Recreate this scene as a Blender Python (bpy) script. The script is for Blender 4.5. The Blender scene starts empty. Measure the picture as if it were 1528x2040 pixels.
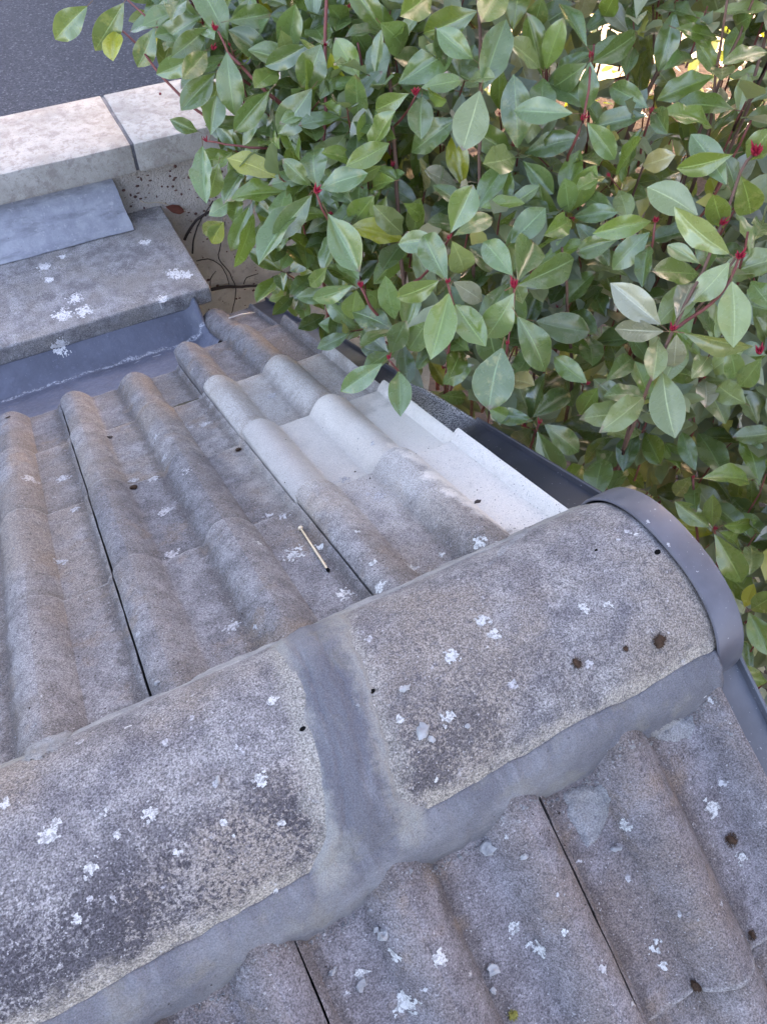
import bpy, bmesh, math, random
import numpy as np
from mathutils import Vector, Matrix, noise
from mathutils.bvhtree import BVHTree
random.seed(7); rng = np.random.default_rng(7)
S = bpy.context.scene
COL = S.collection

# ---------------------------------------------------------------- camera, sky, sun, exposure
CAM = Vector((0.0628767, -0.2622446, 0.8194583))
ROT = Matrix(((0.8836502, -0.4670626, 0.0318571), (-0.3669143, -0.7332251, -0.5724988), (0.2907512, 0.4941998, -0.8192864)))
FPX, PITCH = 1502.0935, 0.435024
cd = bpy.data.cameras.new('camera'); cam = bpy.data.objects.new('camera', cd); COL.objects.link(cam); S.camera = cam
cd.sensor_fit = 'VERTICAL'; cd.sensor_height = 24.0; cd.lens = FPX / 2040 * 24.0; cd.clip_start = 0.01; cd.clip_end = 600
M4 = Matrix.Identity(4)
for i in range(3):
    M4[i][0] = ROT[0][i]; M4[i][1] = -ROT[1][i]; M4[i][2] = -ROT[2][i]; M4[i][3] = CAM[i]
cam.matrix_world = M4

SUN_EL, SUN_AZ = math.radians(15), math.radians(75)      # azimuth clockwise from +Y
W = bpy.data.worlds.new('World'); S.world = W; W.use_nodes = True
nt = W.node_tree; sky = nt.nodes.new('ShaderNodeTexSky'); sky.sky_type = 'NISHITA'; sky.sun_disc = False
sky.sun_elevation = SUN_EL; sky.sun_rotation = SUN_AZ; sky.air_density = 1.0; sky.dust_density = 3.0; sky.ozone_density = 2.0
nt.links.new(sky.outputs[0], nt.nodes['Background'].inputs[0]); nt.nodes['Background'].inputs[1].default_value = 0.15
sd = bpy.data.lights.new('sun', 'SUN'); sd.energy = 3.0; sd.angle = math.radians(0.5); sd.color = (1.0, 0.86, 0.68)
sun = bpy.data.objects.new('sun', sd); COL.objects.link(sun)
SD = Vector((math.sin(SUN_AZ) * math.cos(SUN_EL), math.cos(SUN_AZ) * math.cos(SUN_EL), math.sin(SUN_EL)))
sun.rotation_euler = SD.to_track_quat('Z', 'Y').to_euler(); sun.location = (4, 4, 6)
S.view_settings.view_transform = 'Standard'; S.view_settings.look = 'None'; S.view_settings.gamma = 1.0
S.view_settings.exposure = 3.3
S.view_settings.use_white_balance = True; S.view_settings.white_balance_temperature = 7850; S.view_settings.white_balance_tint = 28

# ---------------------------------------------------------------- helpers
def ray(u, v):
    return ROT.transposed() @ Vector(((u - 764) / FPX, (v - 1020) / FPX, 1.0))
def at(u, v, d): return CAM + ray(u, v) * d
def on_plane(u, v, axis, val):
    r = ray(u, v); return CAM + r * ((val - CAM[axis]) / r[axis])
CP, SP = math.cos(PITCH), math.sin(PITCH)
def far(X, s, h=0.0): return Vector((X, s * CP + h * SP, -s * SP + h * CP))
def near(X, s, h=0.0): return Vector((X, -s * CP - h * SP, -s * SP + h * CP))
MAT_FAR = Matrix(((1, 0, 0), (0, CP, SP), (0, -SP, CP))).to_4x4()
MAT_NEAR = Matrix(((-1, 0, 0), (0, -CP, -SP), (0, -SP, CP))).to_4x4()
def smooth(e0, e1, x):
    t = min(1, max(0, (x - e0) / (e1 - e0))); return t * t * (3 - 2 * t)
def nz(x, y=0.0, z=0.0): return noise.noise(Vector((x, y, z)))

def link(name, me, mat=None, parent=None, mw=None):
    o = bpy.data.objects.new(name, me); COL.objects.link(o)
    if mat is not None and me is not None and not len(me.materials): me.materials.append(mat)
    if parent is not None: o.parent = parent
    if mw is not None: o.matrix_world = mw
    return o
def mesh(name, verts, faces, smooth_=True):
    me = bpy.data.meshes.new(name); me.from_pydata([tuple(v) for v in verts], [], faces); me.validate(); me.update()
    if smooth_: me.polygons.foreach_set('use_smooth', [True] * len(me.polygons))
    return me
def tag(o, label=None, cat=None, group=None, kind=None):
    if label: o['label'] = label
    if cat: o['category'] = cat
    if group: o['group'] = group
    if kind: o['kind'] = kind
    return o
def thing(name, label, cat, loc=(0, 0, 0), group=None):
    o = bpy.data.objects.new(name, None); COL.objects.link(o); o.location = loc; o.empty_display_size = .05
    M_ = Matrix.Translation(loc); o.matrix_world = M_
    return tag(o, label, cat, group)
def child(name, me, mat, par):
    """link a mesh given in world coordinates under a parent"""
    o = bpy.data.objects.new(name, me); COL.objects.link(o)
    if mat is not None and not len(me.materials): me.materials.append(mat)
    o.parent = par; o.matrix_parent_inverse = par.matrix_world.inverted() if par.parent is None else Matrix.Identity(4)
    return o
def place_child(o, par, mw):
    o.parent = par; o.matrix_parent_inverse = Matrix.Identity(4); o.matrix_basis = par.matrix_world.inverted() @ mw
def grid_faces(nu, nv, off=0, closed=False):
    f = []
    for i in range(nu - 1):
        for j in range(nv - (0 if closed else 1)):
            a = off + i * nv + j; b = off + i * nv + (j + 1) % nv
            f.append((a, b, b + nv, a + nv))
    return f
def box_verts(x0, x1, y0, y1, z0, z1):
    return [(x, y, z) for x in (x0, x1) for y in (y0, y1) for z in (z0, z1)]
BOXF = [(0, 1, 3, 2), (4, 6, 7, 5), (0, 4, 5, 1), (2, 3, 7, 6), (0, 2, 6, 4), (1, 5, 7, 3)]
def bevel_box(name, x0, x1, y0, y1, z0, z1, bev=.004, seg=2, cuts=0, jit=0.0, seed=0):
    bm = bmesh.new()
    vs = [bm.verts.new(v) for v in box_verts(x0, x1, y0, y1, z0, z1)]
    for f in BOXF: bm.faces.new([vs[i] for i in f])
    bmesh.ops.recalc_face_normals(bm, faces=bm.faces)
    if bev: bmesh.ops.bevel(bm, geom=bm.edges[:], offset=bev, segments=seg, affect='EDGES', profile=.6)
    if cuts:
        long = [e for e in bm.edges if e.calc_length() > .03]
        bmesh.ops.subdivide_edges(bm, edges=long, cuts=cuts, use_grid_fill=True)
    if jit:
        for v in bm.verts:
            n = noise.noise_vector(v.co * 14 + Vector((seed, 0, 0))) * .6 + noise.noise_vector(v.co * 60 + Vector((seed, 3, 0))) * .4
            v.co += n * jit
    me = bpy.data.meshes.new(name); bm.to_mesh(me); bm.free()
    me.polygons.foreach_set('use_smooth', [True] * len(me.polygons))
    try: me.set_sharp_from_angle(angle=math.radians(50))
    except Exception: pass
    return me
def tube_geo(pts, radii, n=7, off=0, cap=True):
    V, F = [], []
    pts = [Vector(p) for p in pts]
    ref = Vector((.31, .17, .93)).normalized()
    for i, p in enumerate(pts):
        d = (pts[min(i + 1, len(pts) - 1)] - pts[max(i - 1, 0)]).normalized()
        a = d.cross(ref); a = a.normalized() if a.length > 1e-4 else d.orthogonal().normalized()
        b = d.cross(a)
        for k in range(n):
            t = 2 * math.pi * k / n
            V.append(p + (a * math.cos(t) + b * math.sin(t)) * radii[i])
    F = grid_faces(len(pts), n, off, True)
    if cap:
        F.append(tuple(off + k for k in range(n))[::-1]); F.append(tuple(off + (len(pts) - 1) * n + k for k in range(n)))
    return V, F
def wiggle(pts, step=.03, amp=.003, seed=0):
    """resample a polyline smoothly (Catmull-Rom) with small natural kinks"""
    P = [Vector(p) for p in pts]; P = [P[0] * 2 - P[1]] + P + [P[-1] * 2 - P[-2]]
    out = []
    for i in range(1, len(P) - 2):
        n = max(2, int((P[i + 1] - P[i]).length / step))
        for k in range(n):
            t = k / n
            out.append(.5 * ((2 * P[i]) + (P[i + 1] - P[i - 1]) * t + (2 * P[i - 1] - 5 * P[i] + 4 * P[i + 1] - P[i + 2]) * t * t + (3 * P[i] - P[i - 1] - 3 * P[i + 1] + P[i + 2]) * t ** 3))
    out.append(P[-2])
    return [p + noise.noise_vector(p * 30 + Vector((seed, seed, 0))) * amp * (0 if k in (0, len(out) - 1) else 1) for k, p in enumerate(out)]

# ---------------------------------------------------------------- materials
class NT:
    def __init__(s, name):
        s.m = bpy.data.materials.new(name); s.m.use_nodes = True; s.t = s.m.node_tree; s.b = s.t.nodes['Principled BSDF']; s.out = s.t.nodes['Material Output']
        s.pos = s.t.nodes.new('ShaderNodeNewGeometry').outputs['Position']
    def n(s, ty, **kw):
        x = s.t.nodes.new(ty)
        for k, v in kw.items(): setattr(x, k, v)
        return x
    def l(s, a, b): s.t.links.new(a, b)
    def put(s, sock, v):
        if hasattr(v, 'is_linked') or hasattr(v, 'links'): s.l(v, sock)
        elif isinstance(v, (tuple, list)) and len(v) == 3 and sock.type == 'RGBA': sock.default_value = (*v, 1)
        else: sock.default_value = v
    def noise(s, scale, detail=3, rough=.55, vec=None, off=None, dist=0.0):
        x = s.n('ShaderNodeTexNoise'); x.inputs['Scale'].default_value = scale; x.inputs['Detail'].default_value = detail
        x.inputs['Roughness'].default_value = rough; x.inputs['Distortion'].default_value = dist
        v = vec or s.pos
        if off: v = s.vmath('ADD', v, off)
        s.l(v, x.inputs['Vector']); return x.outputs['Fac']
    def voro(s, scale, feature='F1', vec=None, out='Distance'):
        x = s.n('ShaderNodeTexVoronoi', feature=feature); x.inputs['Scale'].default_value = scale
        s.l(vec or s.pos, x.inputs['Vector']); return x.outputs[out]
    def vmath(s, op, a, b):
        x = s.n('ShaderNodeVectorMath', operation=op); s.put(x.inputs[0], a); s.put(x.inputs[1], b); return x.outputs['Value'] if op in ('LENGTH', 'DISTANCE', 'DOT_PRODUCT') else x.outputs[0]
    def math(s, op, a, b=0.0, c=None, clamp=False):
        x = s.n('ShaderNodeMath', operation=op, use_clamp=clamp); s.put(x.inputs[0], a); s.put(x.inputs[1], b)
        if c is not None: s.put(x.inputs[2], c)
        return x.outputs[0]
    def ramp(s, v, a, b, lo=0.0, hi=1.0):
        x = s.n('ShaderNodeMapRange', interpolation_type='SMOOTHSTEP'); s.put(x.inputs['Value'], v)
        for k, q in zip(('From Min', 'From Max', 'To Min', 'To Max'), (a, b, lo, hi)): x.inputs[k].default_value = q
        return x.outputs[0]
    def mix(s, f, a, b, blend='MIX'):
        x = s.n('ShaderNodeMix', data_type='RGBA', blend_type=blend); s.put(x.inputs['Factor'], f); s.put(x.inputs[6], a); s.put(x.inputs[7], b); return x.outputs[2]
    def sep(s, v):
        x = s.n('ShaderNodeSeparateXYZ'); s.l(v, x.inputs[0]); return x.outputs
    def bump(s, h, strength=.5, dist=.001, prev=None):
        x = s.n('ShaderNodeBump'); x.inputs['Strength'].default_value = strength; x.inputs['Distance'].default_value = dist; s.l(h, x.inputs['Height'])
        if prev is not None: s.l(prev, x.inputs['Normal'])
        return x.outputs[0]
    def fin(s, col, rough=.9, normal=None, spec=.3, metal=0.0):
        s.put(s.b.inputs['Base Color'], col); s.put(s.b.inputs['Roughness'], rough); s.b.inputs['Specular IOR Level'].default_value = spec
        s.put(s.b.inputs['Metallic'], metal)
        if normal is not None: s.l(normal, s.b.inputs['Normal'])
        return s.m

def concrete(name, light, dark, brown=(.2, .165, .14), grain=.45, dark_amt=1.0, speck=1.0, ridge=False, dust=False, scale=1.0, bump=.7, tile_=False, grime=1.0):
    k = NT(name)
    big = k.noise(5 * scale, 4, .6); mid = k.noise(26 * scale, 5, .65); fine = k.noise(130 * scale, 4, .7, off=(3, 1, 2)); gr = k.noise(520 * scale, 2, .6); gr2 = k.noise(900 * scale, 2, .6, off=(1, 2, 3))
    col = k.mix(k.math('MULTIPLY', k.ramp(mid, .36, .64), .95 * dark_amt), light, dark)
    col = k.mix(k.math('MULTIPLY', k.ramp(big, .42, .62), .75), col, brown)
    col = k.mix(k.math('MULTIPLY', k.ramp(fine, .55, .72), .55 * dark_amt), col, tuple(c * .45 for c in dark))
    if tile_:
        oi = k.n('ShaderNodeObjectInfo').outputs['Random']; tx, ty, tz = k.sep(k.n('ShaderNodeTexCoord').outputs['Object'])
        col = k.mix(1.0, col, k.mix(oi, (.78, .78, .8), (1.18, 1.15, 1.11)), 'MULTIPLY')
        fx = k.math('ABSOLUTE', k.math('SUBTRACT', k.math('MODULO', k.math('ADD', tx, .12), .15), .105))     # distance from the foot on one side of a roll
        gr_n = k.noise(34, 4, .7, off=(6, 1, 3))
        col = k.mix(k.math('MULTIPLY', k.ramp(k.math('ADD', fx, k.math('MULTIPLY', k.math('SUBTRACT', gr_n, .5), .05)), .017, .002), .6 * grime), col, (.105, .085, .075))
        fx2 = k.math('ABSOLUTE', k.math('SUBTRACT', k.math('MODULO', k.math('ADD', tx, .12), .15), .0))
        col = k.mix(k.math('MULTIPLY', k.ramp(k.math('ADD', fx2, k.math('MULTIPLY', k.math('SUBTRACT', gr_n, .5), .07)), .03, .008), .4 * grime), col, brown)
        col = k.mix(k.math('MULTIPLY', k.ramp(k.math('ADD', ty, k.math('MULTIPLY', k.math('SUBTRACT', gr_n, .5), .012)), -.009, -.002), .5), col, (.4, .385, .37))
        col = k.mix(k.math('MULTIPLY', k.ramp(k.math('ADD', ty, k.math('MULTIPLY', k.math('SUBTRACT', gr_n, .5), .05)), -.262, -.285), .25), col, (.075, .068, .06))
        dsp = k.math('MULTIPLY', k.ramp(k.noise(105, 5, .8, off=(1, 9, 2)), .52, .62), .5 * grime)
        col = k.mix(dsp, col, tuple(q * .5 for q in dark))
        psp = k.math('MULTIPLY', k.ramp(k.noise(125, 5, .8, off=(7, 2, 2)), .60, .70), .5)
        col = k.mix(psp, col, (.5, .485, .47))
        rust = k.math('MULTIPLY', k.ramp(k.noise(12, 4, .65, off=(4, 4, 9)), .55, .68), .35 * grime)
        col = k.mix(rust, col, (.27, .19, .13))
        bl = k.math('MULTIPLY', k.ramp(k.voro(26), .16, .10), k.ramp(k.noise(11, 2, .5, off=(3, 3, 3)), .5, .6))
        col = k.mix(k.math('MULTIPLY', bl, .5 * grime), col, (.12, .115, .12))
    if ridge:                                   # black crust of old lichen on the left, near side of the ridge
        x, y, z = k.sep(k.pos)
        side = k.math('MULTIPLY', k.ramp(y, -.115, -.06, 1, 0), k.ramp(x, .04, .26, 1, .45))
        side = k.math('MAXIMUM', k.math('MULTIPLY', k.ramp(y, .02, -.075, .12, 1), k.ramp(x, .58, .10, .12, 1)), k.math('MULTIPLY', side, .75))
        crust = k.noise(210, 5, .75, off=(7, 0, 0))
        patch = k.noise(17, 3, .6, off=(2, 5, 1))
        m = k.math('MULTIPLY', k.ramp(k.math('ADD', crust, k.math('MULTIPLY', k.math('SUBTRACT', patch, .5), .55)), .44, .54), k.math('ADD', k.math('MULTIPLY', side, .75), .16))
        col = k.mix(m, col, (.058, .054, .062))
        edge = k.ramp(k.math('ADD', y, k.math('MULTIPLY', k.math('SUBTRACT', k.noise(32, 5, .72), .5), .045)), -.104, -.12)
        col = k.mix(k.math('MULTIPLY', edge, .7), col, (.36, .32, .265))
        dsp = k.math('MULTIPLY', k.ramp(k.noise(95, 5, .8, off=(1, 9, 2)), .53, .62), .62)
        col = k.mix(dsp, col, (.115, .108, .115))
        jx = k.math('ABSOLUTE', k.math('SUBTRACT', x, k.math('ADD', .172, k.math('MULTIPLY', y, .17))))
        col = k.mix(k.math('MULTIPLY', k.ramp(k.math('ADD', jx, k.math('MULTIPLY', k.math('SUBTRACT', k.noise(40, 4, .7), .5), .05)), .062, .04), .8), col, (.3, .285, .25))
    if tile_ and grime < .5:                    # the roll at the joint has kept its old grey skin
        old = k.ramp(k.math('ADD', tx, k.math('MULTIPLY', k.math('SUBTRACT', k.noise(24, 4, .7, off=(1, 7, 7)), .5), .12)), .10, .045)
        col = k.mix(k.math('MULTIPLY', old, .85), col, (.27, .255, .245))
    if dust:                                    # cement dust brushed over the verge tiles
        x, y, z = k.sep(k.pos)
        e = k.math('ADD', k.math('POWER', k.math('DIVIDE', k.math('SUBTRACT', x, .60), .135), 2.0), k.math('POWER', k.math('DIVIDE', k.math('SUBTRACT', y, .36), .34), 2.0))
        e2 = k.math('ADD', k.math('POWER', k.math('DIVIDE', k.math('SUBTRACT', x, .47), .23), 2.0), k.math('POWER', k.math('DIVIDE', k.math('SUBTRACT', y, .58), .36), 2.0))
        w = k.math('MULTIPLY', k.math('SUBTRACT', k.noise(22, 4, .65), .5), 1.3)
        m1 = k.ramp(k.math('ADD', e, w), 1.0, .5); m2 = k.math('MULTIPLY', k.ramp(k.math('ADD', e2, w), 1.25, .3), .62)
        m = k.math('MAXIMUM', m1, k.math('MULTIPLY', m2, .6))
        col = k.mix(k.math('MULTIPLY', m, k.ramp(k.noise(70, 4, .7, off=(8, 1, 1)), .2, .5, .75, 1.0)), col, (.7, .65, .585))
        grain = k.math('MULTIPLY', k.math('SUBTRACT', 1.0, k.math('MULTIPLY', m, .75)), grain)
    gg = k.math('ADD', 1.0, k.math('MULTIPLY', k.math('SUBTRACT', k.math('MULTIPLY', k.ramp(gr, .3, .72), 2.0), 1.0), grain))
    cx = k.n('ShaderNodeCombineXYZ'); [k.l(gg, cx.inputs[q]) for q in range(3)]
    col = k.mix(1.0, col, cx.outputs[0], 'MULTIPLY')
    if speck:
        wsp = k.math('MULTIPLY', k.ramp(k.noise(310, 2, .5, off=(9, 9, 9)), .67, .74), speck * .55)
        col = k.mix(wsp, col, (.62, .6, .59))
        bsp = k.math('MULTIPLY', k.ramp(k.noise(240, 2, .6, off=(4, 8, 1)), .66, .72), .8 * speck)
        col = k.mix(bsp, col, (.06, .055, .055))
        pale = k.math('MULTIPLY', k.ramp(k.noise(48, 5, .75, off=(5, 5, 0)), .64, .72), .5 * speck)
        col = k.mix(pale, col, (.5, .49, .49))
    h = k.math('ADD', k.math('MULTIPLY', gr, 1.0), k.math('ADD', k.math('MULTIPLY', gr2, .5), k.math('MULTIPLY', fine, .55)))
    nrm = k.bump(h, bump, .0022)
    return k.fin(col, .93, nrm, .2)

M_TILE = concrete('roof_tile_concrete', (.285, .275, .275), (.185, .175, .178), (.225, .19, .165), grain=.42, bump=1.0, dust=True, tile_=True)
M_TILE_PALE = concrete('pale_tile_concrete', (.6, .56, .49), (.5, .465, .41), (.45, .4, .345), grain=.2, dark_amt=.3, speck=.4, bump=.8, grime=.3, dust=True, tile_=True)
M_TILE_PALE2 = concrete('palish_tile_concrete', (.47, .45, .42), (.37, .35, .33), (.33, .29, .25), grain=.3, dark_amt=.5, speck=.6, bump=.9, grime=.6, tile_=True)
M_TILE_NEAR = concrete('near_tile_concrete', (.25, .235, .245), (.16, .145, .15), (.2, .16, .14), grain=.42, bump=1.0, tile_=True)
M_RIDGE = concrete('ridge_concrete', (.3, .285, .275), (.17, .16, .165), (.27, .225, .185), grain=.5, ridge=True)
M_SLAB = concrete('slab_concrete', (.385, .375, .37), (.21, .2, .2), (.31, .285, .255), grain=.5, bump=.9, speck=1.4)

def mat_mortar():
    k = NT('mortar'); a = k.noise(9, 4, .6); b = k.noise(60, 5, .7); g = k.noise(650, 2); x, y, z = k.sep(k.pos)
    st = k.noise(26, 4, .65, vec=k.vmath('MULTIPLY', k.pos, (1.5, .35, .35))); st2 = k.noise(20, 4, .65, off=(3, 3, 3), vec=k.vmath('MULTIPLY', k.pos, (.35, 1.0, 1.0)))
    stm = k.mix(k.ramp(z, -.03, .0), st2, st)
    col = k.mix(k.ramp(a, .35, .65), (.168, .166, .172), (.118, .117, .128))
    col = k.mix(k.math('MULTIPLY', k.ramp(stm, .52, .66), .55), col, (.21, .213, .225))
    col = k.mix(k.math('MULTIPLY', k.ramp(stm, .46, .36), .5), col, (.105, .107, .122))
    col = k.mix(k.math('MULTIPLY', k.ramp(k.noise(22, 4, .6, off=(9, 0, 0)), .54, .66), .35), col, (.2, .185, .15))
    jx = k.math('ABSOLUTE', k.math('SUBTRACT', x, k.math('ADD', .172, k.math('MULTIPLY', y, .17))))
    je = k.math('MULTIPLY', k.ramp(k.math('ADD', jx, k.math('MULTIPLY', k.math('SUBTRACT', k.noise(38, 5, .75), .5), .05)), .020, .038), k.ramp(z, -.025, -.005))
    col = k.mix(k.math('MULTIPLY', k.math('MULTIPLY', je, k.ramp(jx, .07, .055)), .7), col, (.275, .265, .235))
    pit = k.ramp(k.noise(230, 3, .7, off=(6, 6, 6)), .64, .7)
    col = k.mix(k.math('MULTIPLY', pit, .6), col, (.06, .058, .06))
    pale = k.ramp(k.noise(240, 3, .7, off=(2, 6, 1)), .66, .72)
    col = k.mix(k.math('MULTIPLY', pale, .35), col, (.4, .39, .37))
    col = k.mix(1.0, col, k.mix(k.ramp(g, .3, .7), (.8,) * 3, (1.2,) * 3), 'MULTIPLY')
    n1 = k.bump(k.math('ADD', k.math('MULTIPLY', b, 1.3), k.math('MULTIPLY', stm, 1.2)), .9, .0045); n2 = k.bump(k.math('ADD', g, k.math('MULTIPLY', pit, -2.0)), .5, .0012, n1)
    return k.fin(col, .85, n2, .3)
M_MORTAR = mat_mortar()
def mat_mortar_pale():
    k = NT('mortar_pale'); a = k.noise(50, 4, .6); g = k.noise(600, 2)
    col = k.mix(k.ramp(a, .35, .65), (.37, .365, .355), (.25, .25, .25))
    return k.fin(col, .9, k.bump(k.math('ADD', a, g), .5, .002), .2)
M_MORTAR_PALE = mat_mortar_pale()
M_MORTAR_FAR = concrete('mortar_fillet', (.34, .335, .32), (.22, .22, .22), (.25, .235, .2), grain=.2, speck=.5, bump=.7)
M_MORTAR_SPL = concrete('mortar_splash', (.3, .3, .3), (.2, .2, .205), (.27, .255, .23), grain=.3, speck=.6, bump=1.0)
def mat_coping():
    k = NT('cast_stone'); a = k.noise(9, 5, .7); b = k.noise(34, 5, .75, off=(2, 2, 2)); c = k.noise(120, 3, .7); g = k.noise(480, 2)
    col = k.mix(k.ramp(a, .35, .62), (.47, .445, .4), (.36, .335, .295))
    col = k.mix(k.math('MULTIPLY', k.ramp(b, .47, .62), .85), col, (.3, .265, .235))
    col = k.mix(k.math('MULTIPLY', k.ramp(c, .58, .7), .5), col, (.19, .165, .15))
    col = k.mix(1.0, col, k.mix(g, (.82,) * 3, (1.18,) * 3), 'MULTIPLY')
    n1 = k.bump(k.math('ADD', c, k.math('MULTIPLY', g, .7)), .6, .002)
    return k.fin(col, .92, n1, .2)
M_COPING = mat_coping()
def mat_render():
    k = NT('pebbledash_render'); a = k.noise(7, 4, .6); v = k.noise(120, 3, .6); g = k.noise(300, 3)
    col = k.mix(k.ramp(a, .35, .65), (.6, .55, .5), (.47, .42, .37))
    col = k.mix(k.math('MULTIPLY', k.ramp(k.noise(45, 4, .7, off=(1, 1, 1)), .55, .7), .5), col, (.22, .18, .15))
    nrm = k.bump(k.math('ADD', k.math('MULTIPLY', v, 1.4), k.math('MULTIPLY', g, .4)), .9, .006)
    return k.fin(col, .95, nrm, .15)
M_RENDER = mat_render()
def mat_lead(name, base, scratch=False, rough=.42, metal=.35):
    k = NT(name); a = k.noise(7, 4, .6); b = k.noise(60, 4, .65); x, y, z = k.sep(k.pos)
    col = k.mix(k.ramp(a, .35, .65), base, tuple(c * .72 for c in base))
    col = k.mix(k.math('MULTIPLY', k.ramp(b, .55, .72), .5), col, tuple(min(1, c * 1.5) for c in base))
    col = k.mix(k.math('MULTIPLY', k.ramp(k.noise(400, 2), .72, .76), .8), col, (.7, .7, .7))
    if scratch:                                # white oxide rubbed along the fold
        line = k.math('ABSOLUTE', k.math('SUBTRACT', k.math('ADD', y, k.math('MULTIPLY', k.math('SUBTRACT', k.noise(9, 3, .7, off=(3, 0, 0)), .5), .05)), 1.452))
        m = k.math('MULTIPLY', k.math('MULTIPLY', k.ramp(line, .008, .001), k.ramp(k.noise(170, 4, .75), .42, .62)), .75)
        line2 = k.math('ABSOLUTE', k.math('SUBTRACT', k.math('ADD', y, k.math('MULTIPLY', k.math('SUBTRACT', k.noise(12, 3, .7, off=(8, 2, 0)), .5), .09)), 1.43))
        m2 = k.math('MULTIPLY', k.math('MULTIPLY', k.ramp(line2, .004, .001), k.ramp(k.noise(25, 2), .52, .62)), k.ramp(x, .1, .25))
        col = k.mix(k.math('MAXIMUM', m, k.math('MULTIPLY', m2, .7)), col, (.68, .68, .7))
    r = k.ramp(b, .3, .7, rough - .08, rough + .2)
    return k.fin(col, r, k.bump(k.math('ADD', k.noise(18, 3), k.math('MULTIPLY', b, .4)), .7, .005), .5, metal)
M_LEAD = mat_lead('lead_sheet_dark', (.135, .145, .185), True, .5, .15)
M_LEAD2 = mat_lead('lead_sheet_pale', (.3, .32, .36), False, .5, .1)
def weather_lead():
    k = NT('lead_sheet_weathered'); a = k.noise(10, 5, .7); b = k.noise(70, 4, .7); st = k.noise(14, 4, .7, vec=k.vmath('MULTIPLY', k.pos, (.4, 2.2, 1.0)))
    col = k.mix(k.ramp(a, .35, .65), (.36, .375, .41), (.24, .25, .29))
    col = k.mix(k.math('MULTIPLY', k.ramp(st, .5, .68), .6), col, (.14, .145, .165))
    col = k.mix(k.math('MULTIPLY', k.ramp(b, .56, .7), .55), col, (.5, .51, .54))
    col = k.mix(k.ramp(k.noise(150, 3, .7, off=(4, 0, 0)), .7, .74), col, (.06, .055, .05))
    return k.fin(col, k.ramp(b, .3, .7, .4, .65), k.bump(k.math('ADD', a, k.math('MULTIPLY', b, .3)), .5, .006), .5, .1)
M_LEAD2 = weather_lead()
def mat_plastic(name, col, rough, dust=0.0):
    k = NT(name); b = k.noise(320, 3, .7); a = k.noise(14, 4, .6); x, y, z = k.sep(k.pos)
    c = k.mix(k.ramp(a, .35, .7), col, tuple(q * 1.5 for q in col))
    if dust:
        m = k.math('MULTIPLY', k.ramp(k.math('ABSOLUTE', k.math('SUBTRACT', y, .585)), .17, .06), k.ramp(b, .44, .54))
        c = k.mix(k.math('MULTIPLY', m, dust), c, (.55, .53, .52))
    sp = k.ramp(k.noise(260, 2, off=(2, 0, 0)), .71, .75)
    c = k.mix(k.math('MULTIPLY', sp, .6), c, (.5, .5, .5))
    return k.fin(c, k.ramp(a, .3, .7, rough, rough + .15), k.bump(k.noise(420, 2), .08, .0005), .5)
M_VERGE = mat_plastic('black_verge_plastic', (.02, .022, .03), .36, .85)
M_VERGE2 = mat_plastic('sky_lit_verge_plastic', (.065, .07, .082), .3)  # near trims: sky reflection put into a lighter base colour
M_CAP = mat_plastic('black_cap_plastic', (.072, .072, .085), .28)
def simple(name, col, rough=.7, spec=.3, metal=0.0, nsc=60, var=.3, bump=.3, bd=.002):
    k = NT(name); a = k.noise(nsc, 4, .65)
    c = k.mix(a, tuple(q * (1 - var) for q in col), tuple(min(1, q * (1 + var)) for q in col))
    return k.fin(c, rough, k.bump(a, bump, bd), spec, metal)
def mat_lichen(name, col, hole):
    k = NT(name); a = k.noise(330, 3, .7); b = k.noise(120, 3, .6)
    c = k.mix(k.ramp(k.math('ADD', a, k.math('MULTIPLY', k.math('SUBTRACT', b, .5), .5)), .40, .56), hole, col)
    return k.fin(c, .95, k.bump(a, .8, .002), .1)
M_LICHEN = mat_lichen('lichen_crust', (.55, .545, .52), (.28, .275, .265))
M_LICHEN_S = mat_lichen('slab_lichen', (.78, .77, .75), (.5, .49, .48))
M_LICHEN_F = mat_lichen('lichen_faint', (.46, .45, .445), (.25, .24, .24))
M_MOSS = simple('moss_brown', (.06, .036, .024), .95, .1, 0, 300, .7, .8, .003)
M_MOSS_G = simple('moss_green', (.22, .2, .05), .95, .1, 0, 300, .5, .8, .003)
M_PEB = simple('pebble_red', (.12, .055, .045), .6, .3, 0, 90, .6, .2)
M_DARK = simple('roof_underlay', (.03, .03, .03), .9, .1)
M_DIRT = simple('gutter_dirt', (.085, .075, .055), .95, .1, 0, 90, .5, .9, .004)
M_BRASS = simple('brass_screw', (.78, .62, .42), .4, .5, .25, 200, .15, .1)
M_STEM = simple('stem_bark', (.16, .085, .06), .7, .3, 0, 90, .5, .6, .002)
M_STEM_RED = simple('young_stem', (.2, .055, .045), .55, .4, 0, 70, .4, .3, .001)
M_TWIG = simple('old_twig', (.06, .045, .04), .8, .2, 0, 90, .4, .5, .002)
M_BUD = simple('red_bud', (.36, .02, .045), .5, .4, 0, 120, .4, .3, .001)
M_SOIL = simple('soil', (.07, .05, .038), .95, .1, 0, 18, .5, .9, .02)
M_STRAW = simple('straw', (.6, .5, .36), .7, .3)
M_WHITEPL = simple('pale_splinter', (.62, .62, .6), .6, .3)
M_DEADLEAF = simple('dead_leaf', (.16, .05, .035), .6, .3, 0, 80, .5, .4)
M_HOLE = simple('hole_dark', (.008, .008, .008), 1, 0)
M_CAP_EARLY = simple('window_glass', (.02, .022, .026), .08, .6, 0, 3, .1, .0)
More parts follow.
